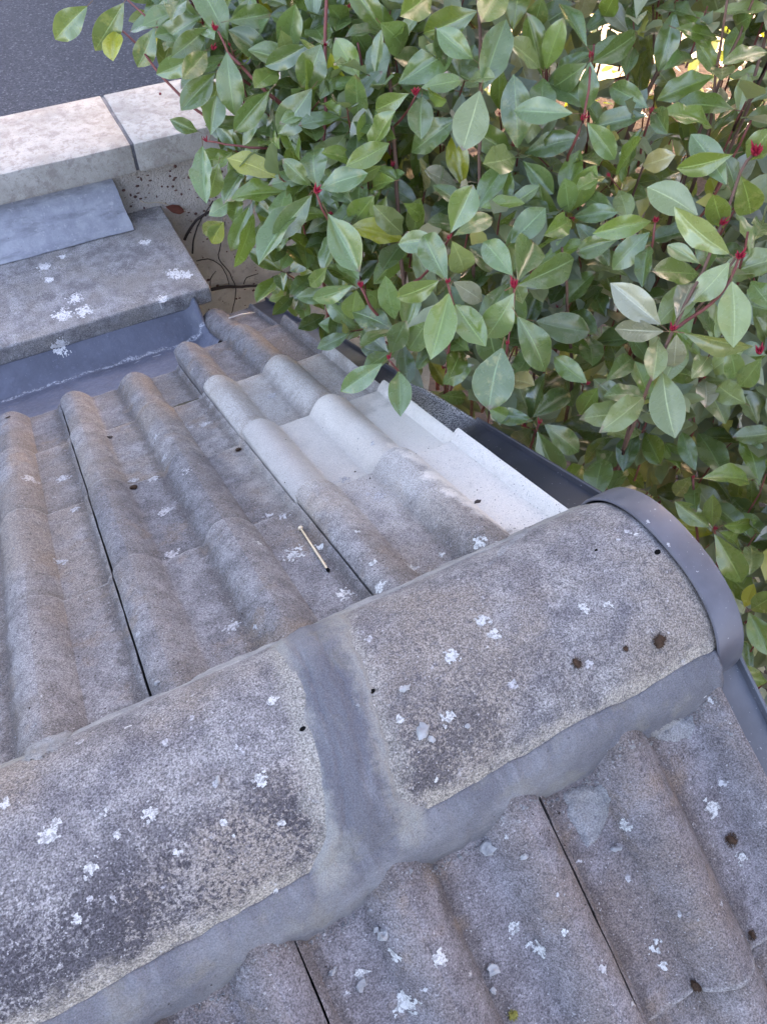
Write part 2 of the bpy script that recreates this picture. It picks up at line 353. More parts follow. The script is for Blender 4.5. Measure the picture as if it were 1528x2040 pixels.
def mat_asphalt():
    k = NT('asphalt'); v = k.noise(48, 3, .75); a = k.noise(.8, 4); g = k.noise(45, 2, .5, off=(2, 2, 2))
    c = k.mix(k.ramp(a, .35, .65), (.072, .07, .08), (.09, .087, .097)); c = k.mix(k.ramp(v, .35, .7), tuple([.038, .037, .043]), c)
    c = k.mix(k.math('MULTIPLY', k.ramp(g, .58, .68), .6), c, (.19, .185, .19))
    return k.fin(c, .85, k.bump(v, .8, .008), .4)
M_ROAD = mat_asphalt()
M_PAVE = simple('pale_paving', (.6, .52, .36), .9, .2, 0, 3, .15, .3, .01)

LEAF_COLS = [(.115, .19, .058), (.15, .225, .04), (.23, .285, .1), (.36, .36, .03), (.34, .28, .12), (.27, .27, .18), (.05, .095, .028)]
LEAF_UNDER = [(.16, .21, .13), (.19, .23, .1), (.24, .27, .14), (.4, .38, .08), (.34, .3, .16), (.33, .31, .24), (.09, .12, .07)]
def mat_leaf(i):
    k = NT('leaf_' + ['bluegreen', 'green', 'olive', 'yellow', 'tan', 'greypink', 'dark'][i])
    uv = k.n('ShaderNodeUVMap').outputs[0]; u, v, _ = k.sep(uv)
    au = k.math('ABSOLUTE', k.math('SUBTRACT', k.math('MULTIPLY', u, 2.0), 1.0))
    rnd = k.math('FRACT', k.math('ADD', k.n('ShaderNodeObjectInfo').outputs['Random'], k.n('ShaderNodeAttribute', attribute_name='rnd').outputs['Fac']))
    rnd2 = k.math('FRACT', k.math('MULTIPLY', rnd, 7.31)); rnd3 = k.math('FRACT', k.math('MULTIPLY', rnd, 23.7))
    base = LEAF_COLS[i]
    c = k.mix(rnd, tuple(q * .72 for q in base), tuple(min(1, q * 1.28) for q in base))
    c = k.mix(k.math('MULTIPLY', rnd2, .4), c, (.095, .15, .03) if i in (0, 1, 6) else base)
    # veins
    wav = k.math('SINE', k.math('MULTIPLY', k.math('SUBTRACT', v, k.math('MULTIPLY', au, .2)), 84.0))
    vein = k.math('MULTIPLY', k.ramp(wav, .78, 1.0), k.math('MULTIPLY', k.ramp(au, .9, .3, .0, .15), k.ramp(k.noise(30, 2), .35, .65, .2, 1.0)))
    mid = k.ramp(au, .06, .02); rim = k.ramp(au, .955, .995)
    pale = tuple(min(.6, q * 2.0 + .06) for q in base)
    c = k.mix(vein, c, pale); c = k.mix(k.math('MULTIPLY', mid, .6), c, pale); c = k.mix(k.math('MULTIPLY', rim, .6), c, (.3, .32, .14))
    bl = k.noise(55, 4, .7)
    blot = k.math('MULTIPLY', k.ramp(bl, .52, .66), k.ramp(rnd3, .78, .97) if i != 6 else 0.0)
    c = k.mix(k.math('MULTIPLY', blot, .7), c, (.3, .3, .1))
    c = k.mix(k.math('MULTIPLY', k.ramp(k.noise(420, 2, .6), .7, .76), .35), c, (.4, .4, .34))
    tipb = k.math('MULTIPLY', k.ramp(k.math('ADD', v, k.math('MULTIPLY', k.math('SUBTRACT', k.noise(90, 3, .7), .5), .25)), .9, .97), k.ramp(rnd2, .68, .72))
    c = k.mix(k.math('MULTIPLY', tipb, .8), c, (.16, .09, .045))
    scuff = k.math('MULTIPLY', k.ramp(k.noise(140, 4, .75, off=(2, 0, 7)), .6, .7), k.ramp(rnd, .55, .7))
    c = k.mix(k.math('MULTIPLY', scuff, .4), c, (.33, .34, .25))
    back = k.n('ShaderNodeNewGeometry').outputs['Backfacing']
    c = k.mix(back, c, LEAF_UNDER[i])
    rough = k.math('ADD', k.math('MULTIPLY', back, .25), k.ramp(k.noise(40, 3), .3, .7, .17, .34))
    n1 = k.bump(k.math('ADD', k.math('MULTIPLY', vein, -2.2), k.math('ADD', k.math('MULTIPLY', mid, -.9), k.noise(70, 3))), .32, .0016)
    k.fin(c, rough, n1, 1.0); k.b.inputs['Coat Weight'].default_value = .4; k.b.inputs['Coat Roughness'].default_value = .3
    tr = k.n('ShaderNodeBsdfTranslucent'); k.l(k.mix(.5, c, (.35, .42, .04)), tr.inputs[0])
    ms = k.n('ShaderNodeMixShader'); ms.inputs[0].default_value = .27
    k.l(k.b.outputs[0], ms.inputs[1]); k.l(tr.outputs[0], ms.inputs[2]); k.l(ms.outputs[0], k.out.inputs[0])
    return k.m
M_LEAF = [mat_leaf(i) for i in range(7)]
M_PETIOLE = simple('petiole', (.22, .12, .06), .6, .3)

# ================================================================ THE SETTING
def sheet(name, x0, x1, y0, y1, z, mat):
    return tag(link(name, mesh(name, [(x0, y0, z), (x1, y0, z), (x1, y1, z), (x0, y1, z)], [(0, 1, 2, 3)], False), mat), kind='structure')
sheet('ground', -220, 220, -220, 220, -2.72, M_SOIL)
sheet('road', -60, 3.2, 2.9, 60, -2.70, M_ROAD)
sheet('pavement', 4.6, 40, 5.4, 40, -2.695, M_PAVE)

# added house, put in for shade: its shadow lies over the roof, the wall and the near shrubs
house = thing('added_shade_house', 'added house with pitched roof beyond the shrubs, shading the tiled roof', 'house', (10, 0, -2.7))
child('shade_house_walls', bevel_box('shade_house_walls', 7.2, 13, -7, 4.4, -2.72, 2.6, 0), M_RENDER, house)
V = [(x, y, z) for y in (-7.3, 4.7) for x, z in ((6.9, 2.45), (10.1, 5.2), (13.3, 2.45), (13.3, 2.6), (10.1, 5.4), (6.9, 2.6))]
child('shade_house_roof', mesh('shade_house_roof', V, [(0, 1, 7, 6), (1, 2, 8, 7), (2, 3, 9, 8), (3, 4, 10, 9), (4, 5, 11, 10), (5, 0, 6, 11), (0, 5, 4, 1), (1, 4, 3, 2), (6, 7, 10, 11), (7, 8, 9, 10)], False), M_TILE_NEAR, house)
for y0 in (-5.2, -2.2, .8, 2.6):  # windows dressing the added house
    for z0 in (-1.8, .7):
        f_ = child('window', bevel_box('window', 7.14, 7.2 - .002, y0, y0 + 1.1, z0, z0 + 1.2, .01), M_COPING, house)
        child('pane', bevel_box('pane', 7.12, 7.138, y0 + .08, y0 + 1.02, z0 + .08, z0 + 1.12, .004), M_CAP_EARLY, f_)

gw = tag(link('added_shade_wall', bevel_box('added_shade_wall', 4.3, 4.5, 5.8, 15, -2.72, -.1, .01), M_RENDER), 'long rendered wall added behind the dark hedge to shade the road', 'wall')  # solid wall added so no sun leaks through the hedge onto the road

# ================================================================ THE TILED ROOF
roof = thing('tiled_roof', 'small pitched roof of grey double roll concrete tiles with half round ridge', 'roof', (0, 0, 0))
GAUGE, S1, TSTEP = .2988, .4511, .019
def prof(x, H=.030, p=2.0, q=.95):
    h = 0.0
    for c in (-.12, .03, .18, .33):
        u = abs(x - c); d_ = max(0.0, 1 - (u / .0425) ** p) ** q; h = max(h, H * d_ * smooth(.0, .14, d_))
    return h
def tile_mesh(name, xa=.0, xb=.2975, L=.385, seed=0, TSTEP=.009, H=.030):
    nx = max(8, int((xb - xa) / .0046)); xs = [xa + (xb - xa) * i / (nx - 1) for i in range(nx)]
    ss = [-L + (L - .012) * i / 15 for i in range(16)] + [-.006, -.0025, -.0008, 0.0, 0.0]
    dz = [0] * 16 + [-.0003, -.0012, -.003, -.006, -.0215]
    V = []
    for i, s in enumerate(ss):
        for j, x in enumerate(xs):
            e = min(x - xa, xb - x)
            h = prof(x, H) + dz[i] + s * -0 + (s * TSTEP / GAUGE) - (.0025 if e < .001 else 0)
            h += nz(x * 22 + seed * 7.1, s * 22, 1.5) * .0007
            sw = s + (nz(x * 40 + seed * 3.3, 0, 4) * .0035 + nz(x * 9 + seed, 2, 4) * .003 if i > 14 else 0)
            V.append((x + (nz(s * 25 + seed, 5, 0) * .0012 if e < .001 else 0), sw, h))
    nT = len(V)
    F = grid_faces(len(ss), nx)
    # long side faces
    for j, flip in ((0, 0), (nx - 1, 1)):
        o = len(V)
        for i in range(len(ss)):
            x, s, h = V[i * nx + j]; V.append((x, s, h)); V.append((x, s, (s * TSTEP / GAUGE) - .0215))
        for i in range(len(ss) - 1):
            a = o + 2 * i; q = (a, a + 1, a + 3, a + 2); F.append(q if flip else q[::-1])
    me = mesh(name, V, F)
    try: me.set_sharp_from_angle(angle=math.radians(55))
    except Exception: pass
    # up-facing normals
    if me.polygons[0].normal.z < 0: me.flip_normals()
    return me
variants = {}
def tile(kind, xa, xb, seed, L=.385):
    key = (kind, round(xa, 3), round(xb, 3), seed, L)
    if key not in variants: variants[key] = tile_mesh('roof_tile', xa, xb, L, seed, .019 if kind == 'v' else .009, .038 if kind == 'n' else .030)
    return variants[key]
tiles = []
def put_tile(me, base, X, s_end, mat, dh=0.0, kind='f'):
    o = bpy.data.objects.new('roof_tile', me); COL.objects.link(o)
    if not len(me.materials): me.materials.append(mat)
    r = lambda a: random.uniform(-a, a)
    L_ = Matrix.Translation((X, s_end + r(.004), .0095 + dh + (.010 if kind == 'v' else 0) + r(.0015))) if base is MAT_FAR else Matrix.Translation((-X, s_end + r(.004), .0095 + dh + (.010 if kind == 'v' else 0) + r(.0015)))
    place_child(o, roof, base @ L_ @ Matrix.Rotation(r(.004), 4, 'Z') @ Matrix.Rotation(r(.004), 4, 'Y'))
    tiles.append(o); return o
for k in range(4):
    for c in range(-4, 2):
        L = .385 if k else .345
        if k == 3 and c < 1: put_tile(tile('f', 0, .2975, (c * 5 + k) % 4), MAT_FAR, c * .3, S1 + k * GAUGE - .012, M_TILE, -.016)
        elif c == 1: put_tile(tile('v', 0, .307, 30 + k, L), MAT_FAR, c * .3, S1 + k * GAUGE, (M_TILE, M_TILE_PALE, M_TILE_PALE2, M_TILE)[k], 0, 'v')
        else: put_tile(tile('f', 0, .2975, (c * 5 + k) % 4, L), MAT_FAR, c * .3, S1 + k * GAUGE, M_TILE)
put_tile(tile('f', .142, .2975, 9), MAT_FAR, .3, S1 + 4 * GAUGE + .005, M_TILE, -.012)
XN = .3456
for k in range(3):
    for c in range(-4, 2):
        L = .385 if k else .335
        X = XN + .3 * c
        if c == 1: put_tile(tile('n', .037, .2975, 10 + k, L), MAT_NEAR, X, S1 - .008 + k * GAUGE, M_TILE_NEAR)
        else: put_tile(tile('n', 0, .2975, 20 + (c * 3 + k) % 4, L), MAT_NEAR, X, S1 - .008 + k * GAUGE, M_TILE_NEAR)
# deck under the tiles, both slopes, and the gable wall below
V = []
for x in (-.95, .585):
    V += [far(x, 1.22, -.045), far(x, 0, -.045), near(x, 1.0, -.045), far(x, 1.22, -.07), far(x, 0, -.07), near(x, 1.0, -.07)]
F = [(0, 1, 7, 6), (1, 2, 8, 7), (3, 9, 10, 4), (4, 10, 11, 5), (0, 6, 9, 3), (2, 5, 11, 8), (0, 3, 4, 1), (1, 4, 5, 2), (6, 7, 10, 9), (7, 8, 11, 10)]
child('roof_deck', mesh('roof_deck', V, F, False), M_DARK, roof)
V = []
for x in (.44, .584):
    V += [far(x, 1.62, -.085), far(x, 0, -.085), near(x, 1.0, -.085), (x, near(x, 1, 0).y, -2.75), (x, far(x, 1.62).y, -2.75)]
child('gable_wall', mesh('gable_wall', V, [(0, 1, 2, 3, 4), (9, 8, 7, 6, 5), (0, 5, 6, 1), (1, 6, 7, 2), (2, 7, 8, 3), (4, 9, 5, 0)], False), M_RENDER, roof)
# batten board under the lowest verge course
V = [far(x, s, h) for x in (.44, .6) for s in (1.22, 1.62) for h in (-.05, -.03)]
child('eaves_board', mesh('eaves_board', V, BOXF, False), M_DARK, roof)

# ridge tiles
RA, RB, RH = .135, -.05, .10
def ridge_pt(th, off=0.0):
    c, s = math.cos(th), math.sin(th)
    y = RA * math.copysign(abs(c) ** (2 / 2.3), c); z = RB + RH * max(0, s)
    n = Vector((0, y / RA * RH, (z - RB) / RH * RA)); n = n.normalized() if n.length > 0 else n
    return y + n.y * off, z + n.z * off
def ridge_tile(x0, x1, seed):
    nx, nt_ = 46, 64; V = []
    for i in range(nx):
        x = x0 + (x1 - x0) * i / (nx - 1); end = min(i, nx - 1 - i)
        for j in range(nt_):
            th = .26 + (math.pi - .26 - .43) * j / (nt_ - 1)
            y, z = ridge_pt(th, nz(x * 18 + seed, math.cos(th) * 3, th) * .0016 - (.003 if end == 0 else 0))
            V.append((x, y, z))
    F = grid_faces(nx, nt_)
    o = len(V)
    for i in (0, nx - 1):
        for j in range(nt_):
            x = x0 + (x1 - x0) * i / (nx - 1); th = .26 + (math.pi - .26 - .43) * j / (nt_ - 1); y, z = ridge_pt(th, -.015); V.append((x, y, z))
    for e, i in enumerate((0, nx - 1)):
        for j in range(nt_ - 1):
            a, b = i * nt_ + j, o + e * nt_ + j; F.append((a, a + 1, b + 1, b) if e else (a, b, b + 1, a + 1))
    me = mesh('ridge_tile', V, F)
    bm = bmesh.new(); bm.from_mesh(me); bmesh.ops.recalc_face_normals(bm, faces=bm.faces); bm.to_mesh(me); bm.free()
    try: me.set_sharp_from_angle(angle=math.radians(60))
    except Exception: pass
    return me
rt = []
for x0, x1, sd_, dz_ in ((.176, .622, 1, 0), (-.277, .170, 2, .001), (-.73, -.283, 3, 0)):
    me = ridge_tile(x0, x1, sd_); o = child('ridge_tile', me, M_RIDGE, roof); rt.append(o)
# mortar saddle over the joint between the two ridge tiles
def saddle(xc0, slope, hw, seed):
    nt_, nw = 120, 34; V = []
    for i in range(nt_):
        th = .22 + (math.pi - .22 - .40) * i / (nt_ - 1); y0, _ = ridge_pt(th)
        flare = 1 + .9 * smooth(-.085, -.125, y0) ** 2 + .25 * smooth(.06, .12, y0)
        bow = .006 * math.sin((y0 + .12) * 14)
        for j in range(nw):
            t = -1 + 2 * j / (nw - 1)
            w = hw * flare * (1 + .2 * nz(y0 * 15 + seed, math.copysign(1, t) * 3, 0) + .07 * nz(y0 * 60, math.copysign(1, t), seed) + .05 * nz(y0 * 150, math.copysign(2, t), seed))
            a = abs(t)
            hgt = .0058 * (1 - a ** 1.7) - .0012 * smooth(.8, 1, a) + .0012 * nz(y0 * 30, t * 3, seed) + .0022 * nz(y0 * 6, t * 4.5, seed + 2)
            hgt -= .0017 * math.exp(-((t - .3 - .45 * nz(y0 * 8, 0, 4)) / .11) ** 2) + .0013 * math.exp(-((t + .5 - .3 * nz(y0 * 8, 3, 4)) / .07) ** 2)
            hgt += .0008 * nz(y0 * 140, t * 12, seed + 6)
            hgt *= 1 if a < .9 else 1
            y, z = ridge_pt(th, hgt); V.append((xc0 + bow + slope * y0 + w * t, y, z))
    return mesh('ridge_joint', V, grid_faces(nt_, nw))
child('ridge_joint', saddle(.172, .17, .040, 3), M_MORTAR, roof)
child('ridge_joint', saddle(-.28, .1, .034, 8), M_MORTAR, roof)
# mortar bedding, near side: a trowelled face from the ridge tile down onto the tiles
def bedding(nearside):
    V = []; nx = 420
    xs = [-.9 + (.6165 + .9) * i / (nx - 1) for i in range(nx)]
    rows = 22
    for x in xs:
        jag = .0045 * nz(x * 30, 3, 0) + .006 * nz(x * 9, 1, 0) + .003 * nz(x * 80, 8, 0)
        if nearside:
            yt = .1215 + .003 * nz(x * 11, 6, 0) + .002 * nz(x * 45, 2, 7); zt = RB + RH * math.sqrt(max(0, 1 - (yt / RA) ** 2.3)) + .0012
            ft = near(x, .172 + jag, -.012); yb, zb = -ft.y, ft.z
        else:
            yt = .127 + .002 * nz(x * 11, 16, 0); zt = RB + RH * math.sqrt(max(0, 1 - (yt / RA) ** 2.3)) + .001
            ft = far(x, .181 + jag * .9, -.003); yb, zb = ft.y, ft.z
        if nearside:
            j2 = jag * .7; key = [(yt - .004, zt - .004), (yt, zt), (yt + .009, zt - .004), (yt + .020, zt - .011), (.155 + j2, -.034), (.160 + j2, -.052), (.1625 + j2, -.072), (.164 + j2, -.10)]
        for r in range(rows):
            t = r / (rows - 1)
            if nearside:
                q = t * (len(key) - 1); i0 = min(int(q), len(key) - 2); f = q - i0
                y = key[i0][0] * (1 - f) + key[i0 + 1][0] * f; z = key[i0][1] * (1 - f) + key[i0 + 1][1] * f
                bul = math.sin(math.pi * t) * (.0022 * nz(x * 24, t * 4, 2) + .0042 * nz(x * 7, t * 2, 5) + .0016 * nz(x * 80, t * 9, 8) + .0012 * nz(x * 170, t * 18, 5))
            else:
                y = yt + (yb - yt) * t ** 1.15; z = zt + (zb - zt) * t
                bul = math.sin(math.pi * t) * (.003 + .0022 * nz(x * 26, t * 4, 2))
                if r == 0: y -= .004; z -= .0035
            y += bul * .7; z += bul * .7
            V.append((x, -y if nearside else y, z))
    F = grid_faces(nx, rows)
    if nearside:      # close the gable end
        o = (nx - 1) * rows; c = len(V); V.append((.6165, 0, -.09)); V.append((.6165, 0, .0))
        for r in range(rows - 1): F.append((o + r, o + r + 1, c))
        F.append((o, c, c + 1))
    else:
        o = (nx - 1) * rows; c = len(V); V.append((.6165, 0, -.09))
        for r in range(rows - 1): F.append((o + r, c, o + r + 1))
    me = mesh('mortar_bedding', V, F)
    bm = bmesh.new(); bm.from_mesh(me); bmesh.ops.recalc_face_normals(bm, faces=bm.faces); bm.to_mesh(me); bm.free()
    return me
child('mortar_bedding', bedding(True), M_MORTAR, roof)
child('mortar_bedding', bedding(False), M_MORTAR_FAR, roof)
# black ridge end cap
def end_cap():
    nt_ = 60; V = []; prof_ = [(.6175, .0016), (.6170, .0032), (.618, .0055), (.620, .0060), (.636, .0062), (.6515, .0064), (.657, .0056), (.6588, .003)]
    for x, off in prof_:
        for j in range(nt_):
            th = math.pi * j / (nt_ - 1); y, z = ridge_pt(th, off)
            if j in (0, nt_ - 1): z -= .03
            V.append((x, y, z))
    F = grid_faces(len(prof_), nt_); o = (len(prof_) - 1) * nt_
    F.append(tuple(o + j for j in range(nt_)))
    me = mesh('ridge_end_cap', V, F)
    bm = bmesh.new(); bm.from_mesh(me); bmesh.ops.recalc_face_normals(bm, faces=bm.faces); bm.to_mesh(me); bm.free()
    try: me.set_sharp_from_angle(angle=math.radians(40))
    except Exception: pass
    return me
child('ridge_end_cap', end_cap(), M_CAP, roof)
# black dry verge trims, one per course
def trim(side, s0, s1, dh, dx):
    prof_ = [(.596, -.03), (.600, -.004), (.6035, -.001), (.640, -.001), (.6545, -.001), (.6555, .008), (.657, .0095), (.6595, .009), (.6605, .006), (.6605, -.075), (.658, -.075), (.658, -.02)]
    V = []
    ss = [s0, s0 + .003, s1 - .003, s1]
    for i, s in enumerate(ss):
        for x, h in prof_: V.append(side(x + dx, s, h + dh - (.001 if i in (0, 3) else 0)))
    F = grid_faces(4, len(prof_))
    F.append(tuple(range(len(prof_)))); F.append(tuple(range(3 * len(prof_), 4 * len(prof_))))
    me = mesh('verge_trim', V, F)
    bm = bmesh.new(); bm.from_mesh(me); bmesh.ops.recalc_face_normals(bm, faces=bm.faces); bm.to_mesh(me); bm.free()
    try: me.set_sharp_from_angle(angle=math.radians(35))
    except Exception: pass
    return me
for s0, s1_, dh, dx in ((.10, .487, .014, .008), (.475, .80, .006, .008), (.785, 1.10, .012, .006), (1.085, 1.36, .005, .006), (1.33, 1.69, -.006, .0)):
    child('verge_trim', trim(far, s0, s1_, dh, dx), M_VERGE, roof)
for s0, s1_, dh, dx in ((.10, .49, .010, .008), (.475, .80, .004, .006), (.785, 1.05, .010, .006)):
    child('verge_trim', trim(near, s0, s1_, dh, dx), M_VERGE2, roof)
# lead lined gutter between the tile ends and the parapet
def lead_gutter():
    key = [(1.10, -.585), (1.20, -.618), (1.30, -.650), (1.40, -.695), (1.445, -.715), (1.458, -.716), (1.475, -.705), (1.51, -.672), (1.545, -.645), (1.56, -.642)]
    nx, V = 90, []
    R_ = 5; rows = []
    for i in range(len(key) - 1):
        for q in range(R_): rows.append((key[i][0] + (key[i + 1][0] - key[i][0]) * q / R_, key[i][1] + (key[i + 1][1] - key[i][1]) * q / R_))
    rows.append(key[-1])
    for i in range(nx):
        x = -.95 + (.435 + .95) * i / (nx - 1)
        for y, z in rows:
            d = .004 * nz(x * 7, y * 9, 0) + .0018 * nz(x * 24, y * 24, 3)
            up = 0
            if x > .405: up = ((x - .405) / .03) ** 1.6 * .028
            V.append((x + .006 * nz(y * 9, 0, 0) * smooth(.35, .43, x), y, z + d + up))
    return mesh('lead_gutter', V, grid_faces(nx, len(rows)))
lg = child('lead_gutter', lead_gutter(), M_LEAD, roof)
# the folded dark end of the lead
V, F = [], []
for i in range(14):
    t = i / 13; y = 1.30 + .235 * t; z = -.628 - .07 * math.sin(min(1, t * 1.45) * math.pi * .5) + .055 * smooth(.6, 1, t)
    for dx, dz in ((.424, .006), (.436, .022), (.444, .02), (.448, -.01), (.446, -.05)): V.append((dx + .004 * nz(t * 6, dz * 50, 1), y, z + dz + .003 * nz(t * 5, dx * 80, 2)))
child('lead_fold', mesh('lead_fold', V, grid_faces(14, 5)), M_LEAD, lg)

# ================================================================ PARAPET WALL
wall = thing('parapet_wall', 'pebbledashed parapet wall capped with pale cream coping stones beyond the roof', 'wall', (.4, 2.1, -2.7))
child('wall_body', bevel_box('wall_body', -3, 1.60, 1.972, 2.2, -2.72, -.466, 0), M_RENDER, wall)
child('lower_wall', bevel_box('lower_wall', -3, .442, 1.565, 1.971, -2.72, -.664, .004), M_RENDER, wall)
YL, YB, ZL, HL = 1.9273, 2.239, -.378, .0862
for i, (x0, x1) in enumerate(((-2.06, -1.32), (-1.31, -.44), (-.43, .4395), (.4485, 1.32), (1.333, 1.63))):
    o = child('coping_stone', bevel_box('coping_stone', x0, x1, YL, YB, ZL - HL, ZL, .006, 2, 5, .0022, i * 5), M_COPING, wall)
child('coping_mortar', bevel_box('coping_mortar', .432, .453, YL + .006, YB - .01, ZL - HL + .004, ZL - .0025, .002, 1, 3, .003), M_MORTAR, wall)
# pebbles in the render
V, F = [], []
pebs = []
prng = random.Random(5)
bm0 = bmesh.new(); bmesh.ops.create_icosphere(bm0, subdivisions=1, radius=1); IV = [v.co.copy() for v in bm0.verts]; IF = [tuple(v.index for v in f.verts) for f in bm0.faces]; bm0.free()
for i in range(900):
    x = prng.uniform(.38, 1.7); z = prng.uniform(-1.7, -.47)
    if i > 820: x, z = prng.uniform(.39, .8), prng.uniform(-.68, -.47)
    r = prng.uniform(.0015, .0058) if prng.random() < .8 else prng.uniform(.004, .0068)
    ex, ez = prng.uniform(.6, 1.5), prng.uniform(.5, 1.4)
    o = len(V)
    for v in IV: V.append((x + v.x * r * ex, 1.9725 + v.y * r * .35, z + v.z * r * ez))
    F += [tuple(o + q for q in f) for f in IF]
o = child('pebble_dash', mesh('pebble_dash', V, F), M_PEB, wall); tag(o, kind='stuff')

slab = tag(link('concrete_slab', bevel_box('concrete_slab', -1.6, .492, 1.5226, 1.9705, -.662, -.6075, .007, 3, 9, .0035, 3), M_SLAB),
           'grey concrete slab ledge spotted with white lichen in front of parapet', 'slab')
# lead strip dressed from under the coping onto the slab
V = []; key = [(1.9695, -.455), (1.9665, -.474), (1.957, -.49), (1.942, -.51), (1.926, -.531), (1.91, -.552), (1.897, -.571), (1.884, -.589), (1.873, -.6025)]
nx = 70
for lay in (0, 1):
    for i in range(nx):
        x = -1.5 + (.378 + 1.5) * i / (nx - 1)
        for j, (y, z) in enumerate(key):
            t = j / (len(key) - 1)
            xx = x + (.004 * nz(t * 4, 1, 1) - .012 * (1 - t)) * (i == nx - 1)
            yy = y + .004 * nz(x * 9, 0, 7) * t; d = .002 * nz(x * 8, t * 3, 0) * math.sin(math.pi * min(1, t + .1)) + .0016 * nz(x * 30, t * 8, 3)
            V.append((xx, yy - .0022 * lay * (1 - t), z + d - .0025 * lay))
n1 = nx * len(key)
F = grid_faces(nx, len(key)) + [f[::-1] for f in grid_faces(nx, len(key), n1)]
nk = len(key)
for i in range(nx - 1): a = i * nk + nk - 1; F.append((a, a + nk, a + nk + n1, a + n1))
for j in range(nk - 1): a = (nx - 1) * nk + j; F.append((a, a + n1, a + 1 + n1, a + 1))
ls_ = mesh('lead_strip', V, F); ls_.set_sharp_from_angle(angle=math.radians(35))
tag(link('lead_strip', ls_, M_LEAD2), 'pale grey lead strip dressed from under cream coping onto lichen spotted slab', 'lead flashing')

# ================================================================ surface lookup for small things lying on the roof
bpy.context.view_layer.update()
def soup(objs):
    V, F = [], []
    for o in objs:
        mw = o.matrix_world; off = len(V); V += [mw @ v.co for v in o.data.vertices]; F += [tuple(off + i for i in p.vertices) for p in o.data.polygons]
    return BVHTree.FromPolygons(V, F)
allroof = [o for o in bpy.data.objects if o.type == 'MESH' and o.name.split('.')[0] in ('roof_tile', 'ridge_tile', 'ridge_joint', 'mortar_bedding', 'verge_trim', 'lead_gutter', 'concrete_slab', 'coping_stone', 'wall_body', 'lead_strip', 'ridge_end_cap')]
BV = soup(allroof)
def hit(u, v):
    r = ray(u, v).normalized(); loc, n, i, d = BV.ray_cast(CAM, r)
    if loc is None: return None, None
    if n.dot(r) > 0: n = -n
    return loc, n
def frame_at(n):
    a = Vector((1, .2, .1)); x = (a - n * a.dot(n)).normalized(); return x, n.cross(x)

# ---------------------------------------------------------------- lichen crusts
def lichen_geo(u, v, rpx, seed, V, F, cell=.0013, thr=.0, h=.0006):
    loc, n = hit(u, v)
    if loc is None: return
    dist = (loc - CAM).dot(ROT[2]); R = rpx * dist / FPX * 1.0
    ax, ay = frame_at(n); N = int(R * 1.5 / cell); ids = {}
    def val(i, j):
        x, y = i * cell, j * cell; rr = math.hypot(x, y) / R
        return 1 - rr + .75 * nz(x * 75 + seed * 13, y * 75, seed) + 1.15 * nz(x * 230 + seed, y * 230, seed * 3) - .16
    def vid(i, j):
        if (i, j) not in ids:
            p = loc + ax * (i + .4 * nz(i * 1.7, j * 1.7, seed)) * cell + ay * (j + .4 * nz(i * 1.7, j * 1.7, seed + 9)) * cell
            q, qn, _, _ = BV.ray_cast(p + n * .03, -n, .07)
            if q is None: q = p
            ids[(i, j)] = len(V); V.append(q + n * (h + .0008 * max(0, nz(i * .9, j * .9, seed))))
        return ids[(i, j)]
    for i in range(-N, N):
        for j in range(-N, N):
            if val(i + .5, j + .5) > thr: F.append((vid(i, j), vid(i + 1, j), vid(i + 1, j + 1), vid(i, j + 1)))
LICH_ROOF = [(585,1105,20),(640,1090,11),(683,1187,15),(757,1170,12),(822,1133,12),(710,1060,6),(742,1122,7),(513,1082,10),(955,1082,14),(880,1105,6),
 (960,1240,14),(985,1262,12),(900,1307,13),(1165,1210,10),(1212,1203,10),(890,1430,12),(868,1553,5),(797,1433,7),(1265,1065,6),
 (540,1395,13),(515,1553,15),(300,1620,14),(205,1620,14),(95,1665,18),(112,1640,10),(15,1600,11),(233,1665,8),(180,1728,18),(353,1698,9),(468,1663,8),(445,1640,8),(558,1641,8),(155,1832,9),(256,1448,6),(548,1773,5),
 (1019,1848,15),(1074,1890,15),(874,1912,13),(1414,1608,13),(1244,1643,11),(1474,1708,10),(1301,1885,14),(1319,1925,9),(806,2000,21),(1124,1856,6),(720,1935,12),(784,1902,12)]
LICH_FAINT = [(345,1105,15),(330,1018,15),(304,955,13),(267,957,10),(372,937,10),(412,845,10),(380,852,9),(313,868,8),(540,790,11),(328,915,8),(60,954,16),(125,953,14),(120,1120,12),(150,1015,8),(463,1248,17),(510,1247,8),(275,1265,7),
 (535,1028,11),(566,1028,11),(735,985,6),(685,957,12),(755,990,12),(740,885,6),(1020,1362,8),(1170,1323,9),(477,1490,11),(735,1275,9),(720,1260,7),(1250,1060,7),(1230,1075,5),(1290,1040,5),(1330,1085,5),(800,1372,4),(844,1972,9),(1009,1665,8),(1154,1715,8),(1259,2000,9),(936,1940,8),(1414,1392,10),(1354,1817,8),(1436,1800,8),(385,1430,6),(180,1790,6),(228,1788,8),(430,1560,10),(160,1480,8),(330,1480,8),(1251,1752,7),(1110,1780,7),(690,1980,9),(1200,1930,10),(1440,1560,8)]
LICH_SLAB = [(90,532,10),(97,557,8),(150,595,12),(125,627,14),(168,620,13),(124,512,6),(350,545,13),(372,548,9),(120,688,13),(290,482,8),(325,595,9)]
V, F = [], []
for i, (u, v, r) in enumerate(LICH_ROOF): lichen_geo(u, v, r, i + 1.3, V, F)
tag(child('lichen', mesh('lichen', V, F), M_LICHEN, roof), kind='stuff')
V, F = [], []
for i, (u, v, r) in enumerate(LICH_FAINT): lichen_geo(u, v, r, i + 51.7, V, F, thr=.12)
tag(child('lichen', mesh('lichen', V, F), M_LICHEN_F, roof), 'fainter grey lichen', kind='stuff')
V, F = [], []
for i, (u, v, r) in enumerate(LICH_SLAB): lichen_geo(u, v, r, i + 91.1, V, F, cell=.0022, thr=-.22)
